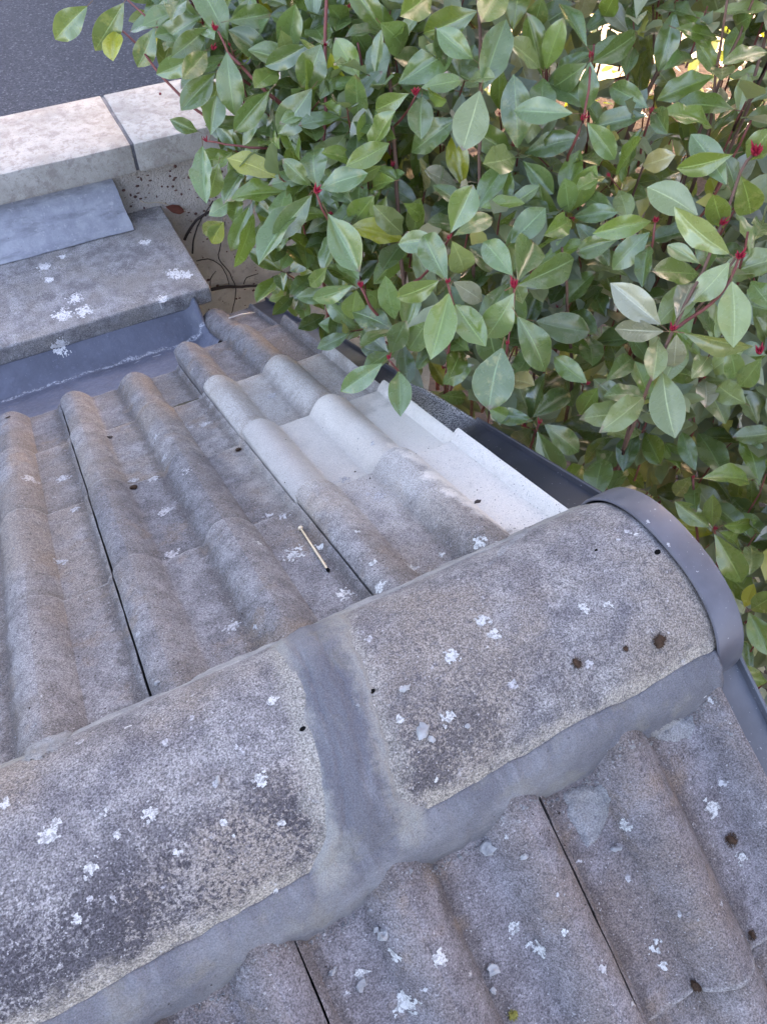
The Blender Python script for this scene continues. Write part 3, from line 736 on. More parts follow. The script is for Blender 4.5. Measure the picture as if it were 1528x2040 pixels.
tag(child('lichen', mesh('lichen', V, F), M_LICHEN_S, slab), kind='stuff')

# ---------------------------------------------------------------- mortar splashes on the near tiles
def splash(pts, seed, th=.006):
    """a slump of mortar: polygon in photo pixels laid onto whatever surface is there"""
    us = [p[0] for p in pts]; vs = [p[1] for p in pts]; st = 4
    def inside(u, v):
        c = False; j = len(pts) - 1
        for i in range(len(pts)):
            if (pts[i][1] > v) != (pts[j][1] > v) and u < (pts[j][0] - pts[i][0]) * (v - pts[i][1]) / (pts[j][1] - pts[i][1]) + pts[i][0]: c = not c
            j = i
        return c
    def dist(u, v):
        d = 1e9
        for i in range(len(pts)):
            a = Vector(pts[i]); b = Vector(pts[i - 1]); ab = b - a; t = max(0, min(1, (Vector((u, v)) - a).dot(ab) / ab.length_squared)); d = min(d, (a + ab * t - Vector((u, v))).length)
        return d
    V, F, ids = [], [], {}
    def vid(i, j):
        if (i, j) not in ids:
            u, v = min(us) + i * st, min(vs) + j * st; du, dv = 6 * nz(u * .05, v * .05, seed), 6 * nz(u * .05, v * .05, seed + 5)
            loc, n = hit(u + du, v + dv); k = min(1, dist(u, v) / 14) if inside(u, v) else 0
            ids[(i, j)] = len(V); V.append(loc + n * (th * k ** .6 * (.8 + .5 * nz(u * .06, v * .06, seed)) - .001 * (k == 0)))
        return ids[(i, j)]
    for i in range(int((max(us) - min(us)) / st)):
        for j in range(int((max(vs) - min(vs)) / st)):
            if inside(min(us) + (i + .5) * st, min(vs) + (j + .5) * st): F.append((vid(i, j), vid(i, j + 1), vid(i + 1, j + 1), vid(i + 1, j)))
    return mesh('mortar_splash', V, F)
for i, pts in enumerate((((1120, 1580), (1160, 1562), (1200, 1566), (1218, 1590), (1208, 1640), (1185, 1678), (1168, 1690), (1152, 1660), (1130, 1625)),
                         ((1290, 1465), (1345, 1432), (1385, 1425), (1378, 1470), (1330, 1480)),
                         ((62, 1480), (110, 1462), (150, 1455), (130, 1485), (75, 1515), (40, 1520)),
                         ((960, 1135), (1010, 1080), (1040, 1055), (1075, 1048), (1020, 1085), (985, 1120)))):
    child('mortar_splash', splash(pts, i * 3.1, .0045), M_MORTAR_SPL, roof)

# ---------------------------------------------------------------- gutter dirt caught against the step of the lowest tiles
V, F = [], []
for x0, x1, s in ((-.115, -.035, 1.062), (.065, .145, 1.062), (.215, .29, 1.07)):
    o = len(V); n_, m_ = 14, 7
    for i in range(n_):
        for j in range(m_):
            a, b = i / (n_ - 1), j / (m_ - 1); x = x0 + (x1 - x0) * a; ed = min(a, 1 - a, b * .8, (1 - b)) * 2.4
            V.append(far(x, s - .012 + b * .05 + .006 * nz(x * 30, 0, s), -.014 + .009 * min(1, ed) + .004 * nz(x * 60, b * 5, 1)))
    F += grid_faces(n_, m_, o)
tag(child('dirt', mesh('dirt', V, F), M_DIRT, roof), kind='stuff')

# ================================================================ SMALL THINGS
# the screw
h0, n0 = hit(600, 1056); h1, n1_ = hit(655, 1139)
h0 = h0 + n0 * .004; h1 = h1 + n1_ * .0022; ax = (h1 - h0); Ls = ax.length; ax.normalize()
screw = thing('screw', 'brass coloured wood screw lying on a grey tile', 'screw', tuple(h0))
def lathe(prof_, p0, d, n=12):
    a = d.orthogonal().normalized(); b = d.cross(a); V = []
    for t, r in prof_:
        for k in range(n): q = 2 * math.pi * k / n; V.append(p0 + d * t + (a * math.cos(q) + b * math.sin(q)) * r)
    return V, grid_faces(len(prof_), n, 0, True) + [tuple(range(n))[::-1]]
V, F = lathe([(-.0005, .0016), (0, .0042), (.001, .0042), (.0035, .0018)], h0, ax); child('head', mesh('head', V, F), M_BRASS, screw)
V, F = lathe([(.003, .0015), (Ls * .45, .0014), (Ls * .46, .0014), (Ls * .93, .0013), (Ls, .0002)], h0, ax); child('shank', mesh('shank', V, F), M_BRASS, screw)
V, F = [], []
nthr = 14
pr = []
for i in range(nthr):
    t = Ls * (.47 + .47 * i / nthr); pr += [(t, .0013), (t + .0008, .0024), (t + .0012, .0013)]
V, F = lathe(pr, h0, ax); child('thread', mesh('thread', V, F), M_BRASS, screw)
V, F = lathe([(Ls - .004, .0024), (Ls - .001, .0028), (Ls + .003, .001)], h0, ax); child('tip', mesh('tip', V, F), M_HOLE, screw)

# lumps
def lump(name, u, v, rpx, mat, label, cat, group, flat=.6, seed=0, rough=.35, sub=2):
    loc, n = hit(u, v)
    if loc is None: return
    R = rpx * (loc - CAM).dot(ROT[2]) / FPX; ax_, ay_ = frame_at(n)
    bm = bmesh.new(); bmesh.ops.create_icosphere(bm, subdivisions=sub, radius=1)
    a = random.Random(seed).uniform(0, 6.28); st = random.Random(seed + 1).uniform(.5, .95)
    for vv in bm.verts:
        c = vv.co; k = 1 + rough * (nz(c.x * 1.6 + seed * 5, c.y * 1.6, c.z * 1.6) + .6 * nz(c.x * 4 + seed, c.y * 4, c.z * 4))
        x, y = c.x * k, c.y * k * st; x, y = x * math.cos(a) - y * math.sin(a), x * math.sin(a) + y * math.cos(a)
        vv.co = (x * R, y * R, (c.z * k * flat + flat * .55) * R)
    me = bpy.data.meshes.new(name); bm.to_mesh(me); bm.free()
    mw = Matrix.Identity(4)
    for i in range(3): mw[i][0], mw[i][1], mw[i][2], mw[i][3] = ax_[i], ay_[i], n[i], loc[i]
    o = link(name, me, mat, None, mw); tag(o, label, cat, group); return o
GC = 'mortar crumbs on the roof'
CR = [(806, 1372, 10, 'rounded pale mortar crumb on ridge tile, right of the mortar joint'), (841, 1455, 15, 'largest flat mortar flake on ridge tile'), (859, 1472, 8, 'thin sliver of mortar beside largest flake on ridge tile'),
      (931, 1446, 6, 'tiny mortar crumb on ridge tile close to white lichen star'), (971, 1687, 15, 'crumbled mortar heap against the bedding between two tile rolls'), (1044, 1705, 9, 'mortar crumb on top of a near tile roll'), (1226, 1690, 10, 'mortar crumb in the near pan below pale mortar splash'),
      (981, 1930, 13, 'smooth mortar lump in the near pan, bottom middle of the photo'), (981, 1972, 7, 'small sliver of mortar below smooth mortar lump'), (766, 1862, 14, 'mortar lump against the bedding beside lowest tile roll'),
      (720, 1960, 12, 'rounded mortar crumb in the lowest near pan, left of lichen'), (662, 1935, 9, 'small mortar crumb at the lowest joint'), (435, 1556, 9, 'single pale crumb on the dark left ridge tile'), (752, 1850, 9, 'small crumb above the mortar lump on lowest bedding'), (315, 1362, 7, 'mortar crumb beside tile joint on far slope near the ridge'),
      (714, 1405, 4, 'speck of mortar on the ridge joint')]
for i, (u, v, r, lb) in enumerate(CR): lump('mortar_crumb', u, v, r, M_MORTAR_PALE, lb, 'mortar crumb', GC, .6, i * 3 + 2, .75)
# moss cushions with bristly shoots
def moss(u, v, rpx, label, seed, mat=None):
    o = lump('moss_tuft', u, v, rpx * .72, mat or M_MOSS, label, 'moss', 'moss cushions on the tiles', .5, seed, .5)
    if o is None: return
    loc, n = hit(u, v); R = rpx * (loc - CAM).dot(ROT[2]) / FPX; ax_, ay_ = frame_at(n); r_ = random.Random(seed); V, F = [], []
    for i in range(150):
        a = r_.uniform(0, 6.28); q = r_.uniform(0, 1) ** .5; d = (ax_ * math.cos(a) + ay_ * math.sin(a)); p = loc + d * R * q * .7 + n * R * .2
        tip = p + d * R * .42 * q * r_.uniform(.3, 1.3) + n * R * r_.uniform(.12, .4) * (1.2 - q); sd2 = d.cross(n) * R * .045
        k = len(V); V += [p - sd2, p + sd2, tip]; F.append((k, k + 1, k + 2))
    s = link('shoots', mesh('shoots', V, F, False), mat or M_MOSS); s.parent = o; s.matrix_parent_inverse = o.matrix_world.inverted(); tag(s, kind='stuff')
moss(1147, 1321, 14, 'dark brown moss cushion on ridge tile beside small white lichen', 3)
moss(1312, 1277, 18, 'spiky brown moss tuft on ridge tile nearest the black end cap', 5)
moss(1245, 1293, 8, 'smallest brown moss tuft on ridge tile between two larger tufts', 6)
moss(1454, 1673, 17, 'round dark moss cushion on near tile beside black verge', 7)
moss(1386, 1963, 16, 'dark moss tuft at the tile edge, bottom right of the photo', 8)
moss(267, 973, 11, 'flat brown moss scrap in a pan of the far slope', 9)
moss(476, 897, 9, 'small dark moss scrap beside the tile joint on far slope', 10)
moss(1021, 2022, 13, 'yellow green moss tuft on near tile at bottom of the photo', 12, M_MOSS_G)
moss(1496, 1862, 12, 'black moss scrap at the end of a near tile close to verge', 13)
for i, (u, v, r, lb) in enumerate(((951, 1000, 7, 'dark scrap of bark on the whitened verge tile'), (218, 872, 7, 'dark scrap of bark in the upper left pan'), (545, 985, 0, ''), (17, 832, 5, 'black crumb on the lead gutter at left edge'))):
    if r: lump('bark_scrap', u, v, r, M_TWIG, lb, 'bark scrap', 'dark scraps on the roof', .3, i + 40, .8)
# loose sand and grit left on the tiles
for nm, mt, cnt_, seed_ in (('grit', M_MORTAR_PALE, 520, 4), ('grit', M_TWIG, 260, 9)):
    r_ = random.Random(seed_); V, F = [], []
    for i in range(cnt_):
        x, y = r_.uniform(-.45, .6), (r_.uniform(.13, 1.25) if r_.random() < .62 else r_.uniform(-.5, -.15))
        if r_.random() < .25: x, y = r_.uniform(-.3, .6), (-.17 - abs(r_.gauss(0, .02)) if r_.random() < .6 else .17 + abs(r_.gauss(0, .02)))
        q, n, _, _ = BV.ray_cast(Vector((x, y, .5)), Vector((0, 0, -1)))
        if q is None or q.z < -.75: continue
        R = r_.uniform(.0006, .0017) * (1.6 if r_.random() < .08 else 1); o = len(V); a_, b_ = frame_at(n); t0 = r_.uniform(0, 6)
        for k in range(4): V.append(q + (a_ * math.cos(t0 + k * 1.57) + b_ * math.sin(t0 + k * 1.57)) * R * r_.uniform(.6, 1.4) - n * .0004)
        V.append(q + n * R * r_.uniform(.7, 1.3)); F += [(o, o + 1, o + 4), (o + 1, o + 2, o + 4), (o + 2, o + 3, o + 4), (o + 3, o, o + 4)]
    tag(child(nm, mesh(nm, V, F, False), mt, roof), kind='stuff')
# crumbled mortar along the foot of the bedding
r_ = random.Random(77); V, F = [], []
for i in range(430):
    x = r_.uniform(-.35, .60); up = prof((XN - x) % .3); y = -(.166 - up * .25 + abs(r_.gauss(0, .0045)))
    q, n, _, _ = BV.ray_cast(Vector((x, y, .5)), Vector((0, 0, -1)))
    if q is None: continue
    R = r_.uniform(.0007, .0022) * (1.8 if r_.random() < .06 else 1); o = len(V); a_, b_ = frame_at(n); t0 = r_.uniform(0, 6)
    for k in range(5): V.append(q + (a_ * math.cos(t0 + k * 1.257) + b_ * math.sin(t0 + k * 1.257)) * R * r_.uniform(.6, 1.4) - n * .0004)
    V.append(q + n * R * r_.uniform(.6, 1.2) + a_ * R * r_.uniform(-.4, .4)); F += [(o + k, o + (k + 1) % 5, o + 5) for k in range(5)]
tag(child('mortar_rubble', mesh('mortar_rubble', V, F, False), M_MORTAR_SPL, roof), kind='stuff')
# nail holes
for u, v, r in ((1309, 1100, 5), (603, 1452, 4.2), (742, 1377, 4.2), (1187, 1096, 2.4)):
    loc, n = hit(u, v); R = r * (loc - CAM).dot(ROT[2]) / FPX; a_, b_ = frame_at(n); V, F = [], []
    for ring, (rr, hh) in enumerate(((1.35, .0002), (1.0, .0011), (.85, .0006), (.0, .0004))):
        for k in range(12): q = k * math.pi / 6; V.append(loc + (a_ * math.cos(q) * 1.2 + b_ * math.sin(q) * .8) * R * rr + n * hh)
    child('nail_hole', mesh('nail_hole', V, grid_faces(4, 12, 0, True)), M_HOLE, roof)
# pale splinter, straw and dead leaf
a, _ = hit(457, 637); b, _ = hit(508, 626)
if a and b:
    V, F = tube_geo([a + Vector((0, 0, .006)), (a + b) / 2 + Vector((0, 0, .009)), b + Vector((0, 0, .007))], [.0015, .003, .0014], 5); tag(link('splinter', mesh('splinter', V, F), M_WHITEPL), 'thin white splinter lying on the lowest verge tile by the wall', 'splinter')
pts = [hit(u, v)[0] for u, v in ((280, 402), (296, 407), (318, 405), (345, 414), (370, 424))]
if all(p is not None for p in pts):
    V, F = tube_geo(wiggle([p + Vector((0, -.002, .005)) for p in pts], .01, .001), [.0016] * len(wiggle(pts, .01, .001)), 5); tag(link('straw', mesh('straw', V, F), M_STRAW), 'bent straw stalk lying at back of slab against pebbledash', 'straw')

# ================================================================ PLANTS
def leaf_geo(nv, nu, seed, coarse=False):
    r_ = random.Random(seed); fold = r_.uniform(.1, .44); arch = r_.uniform(-.02, .3); tw = r_.uniform(-.35, .35); peak = r_.uniform(1.05, 1.42); wav = r_.uniform(.015, .06); curl = r_.uniform(-.1, .4)
    us = [-1 + 2 * i / (nu - 1) for i in range(nu)]; V, UV = [], []
    bend = r_.uniform(-.06, .06)
    for j in range(nv):
        t = j / (nv - 1); w = math.sin(math.pi * t ** peak) ** .66 if 0 < t < 1 else 0
        if t > .85: w *= 1 - .26 * (t - .85) / .15
        if t < .35: w *= .62 + .38 * t / .35
        w = max(w, .012)
        for u in us:
            x = .5 * u * w; z = fold * abs(x) * (1 - .35 * abs(u)) - arch * t * t - curl * max(0, t - .7) ** 2 + wav * math.sin(t * 15 + seed + (2 if u > 0 else 0)) * abs(u) ** 2 * w
            z += tw * t * x * .8
            if not coarse and abs(u) > .99: x *= 1 + .02 * math.sin(t * 120)
            V.append((x + bend * math.sin(math.pi * t), t, z)); UV.append(((u + 1) / 2, t))
    return np.array(V), grid_faces(nv, nu), UV
NFINE = 10
FINE = [leaf_geo(11, 7, i * 3 + 1) for i in range(NFINE)]
COARSE = [leaf_geo(6, 5, i * 3 + 1, True) for i in range(NFINE)]
leafmesh = {}
def leaf_mesh(var, ty):
    if (var, ty) in leafmesh: return leafmesh[(var, ty)]
    V, F, UV = FINE[var]; V = [tuple(v) for v in V]; F = [f[::-1] for f in F]; n0 = len(V); np_ = len(F)
    pv, pf = tube_geo([(0, -.16, .03), (0, -.08, .008), (0, .02, -.003)], [.012, .012, .010], 4, n0, False)
    V += [tuple(v) for v in pv]
    me = mesh('leaf', V, F + pf); me.materials.append(M_LEAF[ty]); me.materials.append(M_PETIOLE)
    for i, p in enumerate(me.polygons): p.material_index = 0 if i < np_ else 1
    uvl = me.uv_layers.new(name='UVMap'); UVx = UV + [(.5, 0)] * len(pv)
    for lp in me.loops: uvl.data[lp.index].uv = UVx[lp.vertex_index]
    if me.polygons[30].normal.z < 0: me.flip_normals()
    leafmesh[(var, ty)] = me; return me
# one record per leaf: matrix (4x4), variant, type, shrub
LEAVES = []
def roof_z(y): return -abs(y) * SP / CP
def clear(P):
    if P.x < .69 and -1.0 < P.y < 1.56 and P.z < roof_z(P.y) + .045: return False
    if P.x < .70 and P.z < -.2 and P.y < 1.5 and P.z < roof_z(P.y) + .02: return False
    if P.x < .52 and P.y > 1.45 and P.z < -.585: return False
    if P.y > 1.90 and P.z < -.36 and P.y < 2.27: return False
    if abs(P.y) < .16 and P.x < .69 and P.z < .09: return False
    return True
def add_leaf(base, axis, L, normal, Wd, ty, var, shrub, force=False):
    y = axis.normalized(); z = (normal - y * normal.dot(y)).normalized(); x = y.cross(z)
    if not force:
        for t in (.35, .7, 1.0):
            if not clear(base + y * L * t): return False
    m = np.eye(4); m[:3, 0] = np.array(x) * Wd; m[:3, 1] = np.array(y) * L; m[:3, 2] = np.array(z) * L; m[:3, 3] = np.array(base)
    LEAVES.append((m, var, ty, shrub, force)); return True

# leaves read from the photograph: base pixel, tip pixel, width in pixels, kind, depth
EXPL = [
 (175,12,107,80,48,0,1.50),(248,5,190,104,48,0,1.50),(230,60,226,120,40,3,1.53),(309,54,273,133,42,0,1.5),(345,25,258,62,30,0,1.52),(405,33,305,72,36,0,1.47),(412,57,350,108,40,0,1.46),(400,105,311,149,40,0,1.46),(413,102,366,155,40,0,1.44),
 (436,62,398,92,46,3,1.5),(455,42,545,25,42,0,1.44),(452,103,465,225,54,0,1.40),(430,145,362,220,46,0,1.44),(435,165,410,232,48,1,1.48),(538,180,466,265,38,0,1.42),(640,88,600,172,62,0,1.36),(622,176,553,268,62,0,1.38),(612,90,528,132,40,0,1.40),(716,155,668,75,46,1,1.38),
 (395,262,345,240,28,0,1.48),(404,290,404,395,36,0,1.46),(436,325,418,400,40,1,1.45),(420,270,432,190,44,0,1.46),(543,306,490,385,36,6,1.48),(530,280,492,240,32,6,1.5),(632,374,622,275,60,0,1.34),(620,370,566,318,36,0,1.36),(638,377,732,345,46,0,1.34),
 (622,387,544,478,48,0,1.36),(608,398,503,497,42,0,1.40),(497,412,462,503,40,0,1.46),(505,425,488,525,26,1,1.47),(653,425,716,540,62,0,1.34),(704,568,620,601,34,0,1.36),(710,578,703,637,48,1,1.38),(729,580,777,621,44,0,1.36),(716,558,677,500,42,0,1.38),(652,533,616,570,30,1,1.46),
 (563,475,545,520,34,6,1.62),(567,549,531,585,30,6,1.72),(596,560,604,620,22,6,1.72),(580,560,592,632,34,6,1.74),(612,565,640,600,30,6,1.75),(444,440,398,466,30,6,1.8),(446,442,422,486,34,1,1.79),
 (951,22,838,63,56,1,1.30),(943,118,872,58,46,0,1.32),(962,180,1010,38,54,0,1.32),(956,180,921,300,72,2,1.26),(757,45,816,101,60,0,1.32),(792,167,907,92,60,0,1.36),(839,175,920,155,34,1,1.31),(852,181,888,200,28,1,1.33),(815,186,739,220,38,1,1.30),(841,191,839,275,50,0,1.32),(915,233,812,293,46,0,1.36),
 (763,280,712,210,52,0,1.36),(776,285,690,330,42,1,1.32),(760,330,700,360,30,1,1.34),(788,360,724,365,36,1,1.34),(868,385,873,320,30,1,1.38),(980,372,1065,365,30,1,1.40),
 (1169,94,1116,6,36,0,1.33),(1169,125,1097,175,50,0,1.33),(1178,125,1272,65,42,0,1.34),(1175,122,1166,218,40,0,1.32),(1141,226,1020,215,50,0,1.27),(1169,244,1225,319,44,0,1.27),(1150,250,1125,282,34,0,1.34),
 (1288,230,1178,243,40,0,1.32),(1306,224,1432,241,36,1,1.32),(1291,216,1206,163,42,0,1.33),(1300,215,1329,265,36,0,1.34),(1460,307,1350,341,44,1,1.20),(1447,369,1375,266,52,0,1.22),(1490,320,1528,270,46,0,1.22),(1281,75,1263,19,42,3,1.38),(1435,128,1530,100,32,1,1.28),(1344,56,1431,75,30,1,1.34),(1319,141,1394,95,34,0,1.38),(1279,330,1338,310,42,4,1.34),
 (1297,441,1197,462,42,1,1.28),(1234,475,1147,503,42,1,1.30),(1228,422,1161,386,36,0,1.33),(1390,430,1288,372,62,2,1.24),(1453,506,1347,431,50,2,1.18),(1453,522,1382,600,54,2,1.16),(1457,560,1460,690,60,2,1.14),(1322,660,1222,656,42,5,1.13),(1316,647,1225,569,58,5,1.15),(1347,635,1378,550,42,5,1.16),(1347,666,1344,747,44,5,1.13),(1360,663,1497,694,46,2,1.16),(1310,675,1300,738,42,2,1.18),
 (1319,741,1344,872,66,2,1.15),(1281,791,1215,838,50,2,1.2),(1206,760,1269,705,40,0,1.34),(1169,763,1103,710,40,1,1.36),(1190,772,1153,828,44,1,1.36),(1060,832,1144,769,44,6,1.36),(1279,574,1285,481,34,0,1.28),(1294,462,1219,534,48,0,1.3),(1394,526,1328,488,32,2,1.24),(1025,570,1162,525,46,0,1.20),(1066,640,1176,660,60,6,1.34),
 (1450,691,1467,766,40,0,1.22),(1516,713,1469,775,42,0,1.22),(1485,804,1428,766,50,2,1.26),(1440,455,1420,390,46,1,1.22),(1475,350,1500,440,56,1,1.2),(1500,480,1528,430,44,0,1.24),(1495,560,1528,600,40,0,1.26),
 (897,465,942,368,56,0,1.22),(903,470,989,424,40,0,1.22),(875,480,792,487,44,0,1.26),(891,562,838,445,56,0,1.20),(900,480,930,552,54,2,1.19),(874,559,788,594,42,1,1.20),(903,562,962,600,42,5,1.20),(894,583,862,700,62,1,1.18),(906,606,962,682,56,1,1.22),
 (1021,550,956,468,50,0,1.20),(1030,562,1062,478,64,0,1.22),(1024,583,965,677,64,0,1.17),(1000,692,974,818,84,0,1.20),(1030,630,1095,745,64,0,1.18),(774,703,718,650,46,6,1.36),(780,703,809,640,42,6,1.36),(762,724,678,781,44,0,1.33),(794,739,797,815,46,0,1.34),
 (1015,485,1086,412,52,0,1.28),(745,390,697,455,56,1,1.38),(770,390,745,460,46,1,1.38),(803,405,850,438,32,1,1.34),(972,390,1050,430,36,0,1.36),(882,765,930,735,36,0,1.42),(844,774,798,718,32,6,1.42),(877,788,930,795,26,0,1.44),(850,640,812,700,50,0,1.3),(935,700,885,660,50,0,1.34),
 (1062,838,978,828,34,0,1.36),(1084,845,1164,905,48,0,1.34),(1070,858,1110,950,58,0,1.33),(1060,852,1018,892,42,0,1.38),(1060,832,1120,800,40,0,1.4),
 (1186,1000,1200,902,56,0,1.36),(1212,990,1245,925,32,0,1.38),(1385,938,1358,860,34,0,1.36),(1375,950,1344,990,36,1,1.38),(1397,953,1512,944,44,1,1.34),(1385,960,1380,1012,26,0,1.4),(1316,965,1315,908,26,1,1.42),(1355,935,1322,880,34,1,1.42),
 (1419,1050,1420,998,32,1,1.38),(1440,1047,1507,1041,28,1,1.38),(1432,1060,1500,1097,34,1,1.38),(1422,1063,1483,1170,52,1,1.36),(1413,1050,1345,1000,38,1,1.38),(1482,1210,1500,1165,26,3,1.45),(1490,1220,1530,1300,46,1,1.4),(1495,1215,1540,1185,40,1,1.42),
 (655,10,700,60,50,0,1.42),(600,20,560,70,46,0,1.46),(500,-10,470,70,40,0,1.44),(560,60,575,105,30,2,1.4),(420,-5,440,60,40,0,1.46),(700,60,740,120,46,0,1.42),(860,-20,800,30,56,1,1.3),(1000,-30,960,40,60,1,1.3),(1080,-10,1060,60,44,0,1.36),(1230,-20,1200,40,40,1,1.36),(1500,30,1450,60,40,0,1.32),(1420,20,1390,80,40,0,1.34),
]
def lvar(i): return (i * 7 + 3) % NFINE
BUDS = []
def shrub_of(u, v): return 0 if u + .12 * v < 860 else 1
lr = random.Random(11)
for i, (bu, bv, tu, tv, w, ty, d) in enumerate(EXPL):
    B = at(bu, bv, d); lp = math.hypot(tu - bu, tv - bv); l = lp * d / FPX
    Lw = max(l * 1.04, lr.uniform(.078, .098) * min(1, .55 + w / 110)); dz = math.sqrt(max(0, Lw * Lw - l * l))
    sgn = 1 if lr.random() < .72 else -1
    T = at(tu, tv, d + sgn * dz)
    ax_ = T - B; wt = max(w * d / FPX, .40 * Lw); ratio = min(1, (w * d / FPX) / wt); ang = math.acos(ratio) * (1 if lr.random() < .5 else -1) * .85
    toC = (CAM - B).normalized(); y = ax_.normalized(); nrm = (toC - y * toC.dot(y)).normalized()
    up = Vector((0, 0, 1)); nrm = (nrm + .12 * (up - y * up.dot(y)) + Vector((lr.uniform(-.14, .14), lr.uniform(-.14, .14), lr.uniform(-.1, .1)))).normalized()
    nrm = Matrix.Rotation(ang, 3, y) @ nrm
    add_leaf(B, ax_, ax_.length, nrm, wt * 1.02, ty, lvar(i), shrub_of(bu, bv), True)

# procedural whorls fill the depth of the hedge behind them
MASK = [(250, -330), (300, 10), (430, 90), (480, 270), (560, 360), (640, 420), (690, 500), (750, 610), (840, 740), (980, 850), (1130, 940), (1290, 985), (1400, 1040), (1480, 1200), (1560, 1420), (1960, 1700), (1960, -330)]
def in_mask(u, v):
    c = False; j = len(MASK) - 1
    for i in range(len(MASK)):
        if (MASK[i][1] > v) != (MASK[j][1] > v) and u < (MASK[j][0] - MASK[i][0]) * (v - MASK[i][1]) / (MASK[j][1] - MASK[i][1]) + MASK[i][0]: c = not c
        j = i
    return c
def face_depth(u, v):
    d = 1.24 + .22 * smooth(900, 350, u) + .10 * smooth(700, 1000, v) + .04 * math.sin(u * .011) * math.cos(v * .013)
    return d
hr = random.Random(23)
TW = [[], []]
def whorl(P, shoot, n, L0, shrub, tyw, force=False):
    ph = hr.uniform(0, 6.28); a0 = shoot.orthogonal().normalized(); b0 = shoot.cross(a0)
    for k in range(n):
        az = ph + k * 2.4 + hr.uniform(-.25, .25); el = hr.uniform(.65, 1.35) if k else .4
        rad = a0 * math.cos(az) + b0 * math.sin(az)
        y = (shoot * math.cos(el) + rad * math.sin(el)).normalized(); y.z -= .12; y.normalize()
        L = L0 * hr.uniform(.7, 1.12); ty = hr.choices(range(7), tyw)[0]
        add_leaf(P - shoot * .012 * k + y * .012, y, L, shoot + Vector((0, 0, .25)), L * hr.uniform(.38, .5), ty, hr.randrange(NFINE), shrub)
cnt = 0; tries = 0
WSITES = []
while cnt < 700 and tries < 40000:
    tries += 1
    u, v = hr.uniform(230, 1960), hr.uniform(-330, 1650)
    if not in_mask(u, v): continue
    dd = hr.random(); deep = .10 + .62 * dd ** 1.2
    if u < 560: deep = .05 + .16 * dd
    elif u < 720: deep = .07 + .4 * dd
    # the upper right is more open: the bright garden shows through
    if 980 < u < 1500 and v < 400 and dd > .3 and hr.random() < .5: continue
    P = at(u, v, face_depth(u, v) + deep)
    if not clear(P) or P.z < -2.3: continue
    if any((P - q).length < .052 for q in WSITES): continue
    WSITES.append(P)
    sh = shrub_of(u, v)
    out = (CAM - P).normalized()
    shoot = (out * .45 + Vector((-.25, -.15, .65)) + Vector((hr.uniform(-.6, .6), hr.uniform(-.6, .6), hr.uniform(-.3, .4)))).normalized()
    right = smooth(1050, 1450, u)
    tyw = [42 - 24 * right, 32, 8 + 26 * right, 1.6, 1.2, 1 + 4 * right, 16 - 8 * right]
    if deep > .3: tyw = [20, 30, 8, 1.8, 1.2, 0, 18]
    whorl(P, shoot, hr.randint(5, 8), hr.uniform(.088, .115), sh, tyw)
    if deep < .3 and hr.random() < .65: BUDS.append((P + shoot * .004, shoot, sh, hr.uniform(.006, .010)))
    L = hr.uniform(.10, .22); q = P - shoot * L * .5 + Vector((0, 0, -L * .5))
    TW[sh].append((P, P - shoot * .05, q))
    cnt += 1
for u, v, d in ((470, 300, 1.5), (520, 340, 1.56), (560, 430, 1.52), (600, 470, 1.58), (640, 520, 1.56), (560, 540, 1.7), (590, 580, 1.74), (680, 590, 1.6), (700, 660, 1.58), (480, 390, 1.6), (660, 620, 1.72), (530, 290, 1.62)):
    P = at(u, v, d); shoot = ((CAM - P).normalized() * .5 + Vector((-.3, -.1, .5)) + Vector((hr.uniform(-.4, .4), hr.uniform(-.4, .4), hr.uniform(-.5, .2)))).normalized()
    whorl(P, shoot, 7, hr.uniform(.08, .1), 0, [40, 30, 2, .5, .5, 0, 26]); WSITES.append(P)
    TW[0].append((P, P - shoot * .05, P - shoot * .09 + Vector((.06, 0, -.08))))
extra = 0
for _ in range(6000):
    if extra >= 46: break
    u, v = (hr.uniform(420, 800), hr.uniform(60, 600)) if extra < 22 else (hr.uniform(455, 740), hr.uniform(250, 560))
    if not in_mask(u - 10, v): continue
    P = at(u, v, face_depth(u, v) + .08 + .38 * hr.random())
    if not clear(P) or any((P - q).length < .04 for q in WSITES): continue
    WSITES.append(P); extra += 1
    shoot = ((CAM - P).normalized() * .4 + Vector((-.35, -.1, .6)) + Vector((hr.uniform(-.6, .6), hr.uniform(-.6, .6), hr.uniform(-.3, .4)))).normalized()
    whorl(P, shoot, hr.randint(4, 7), hr.uniform(.082, .105), 0, [50, 26, 3, 1.5, 1, 0, 12])
    TW[0].append((P, P - shoot * .05, P - shoot * .09 + Vector((0, 0, -.08))))
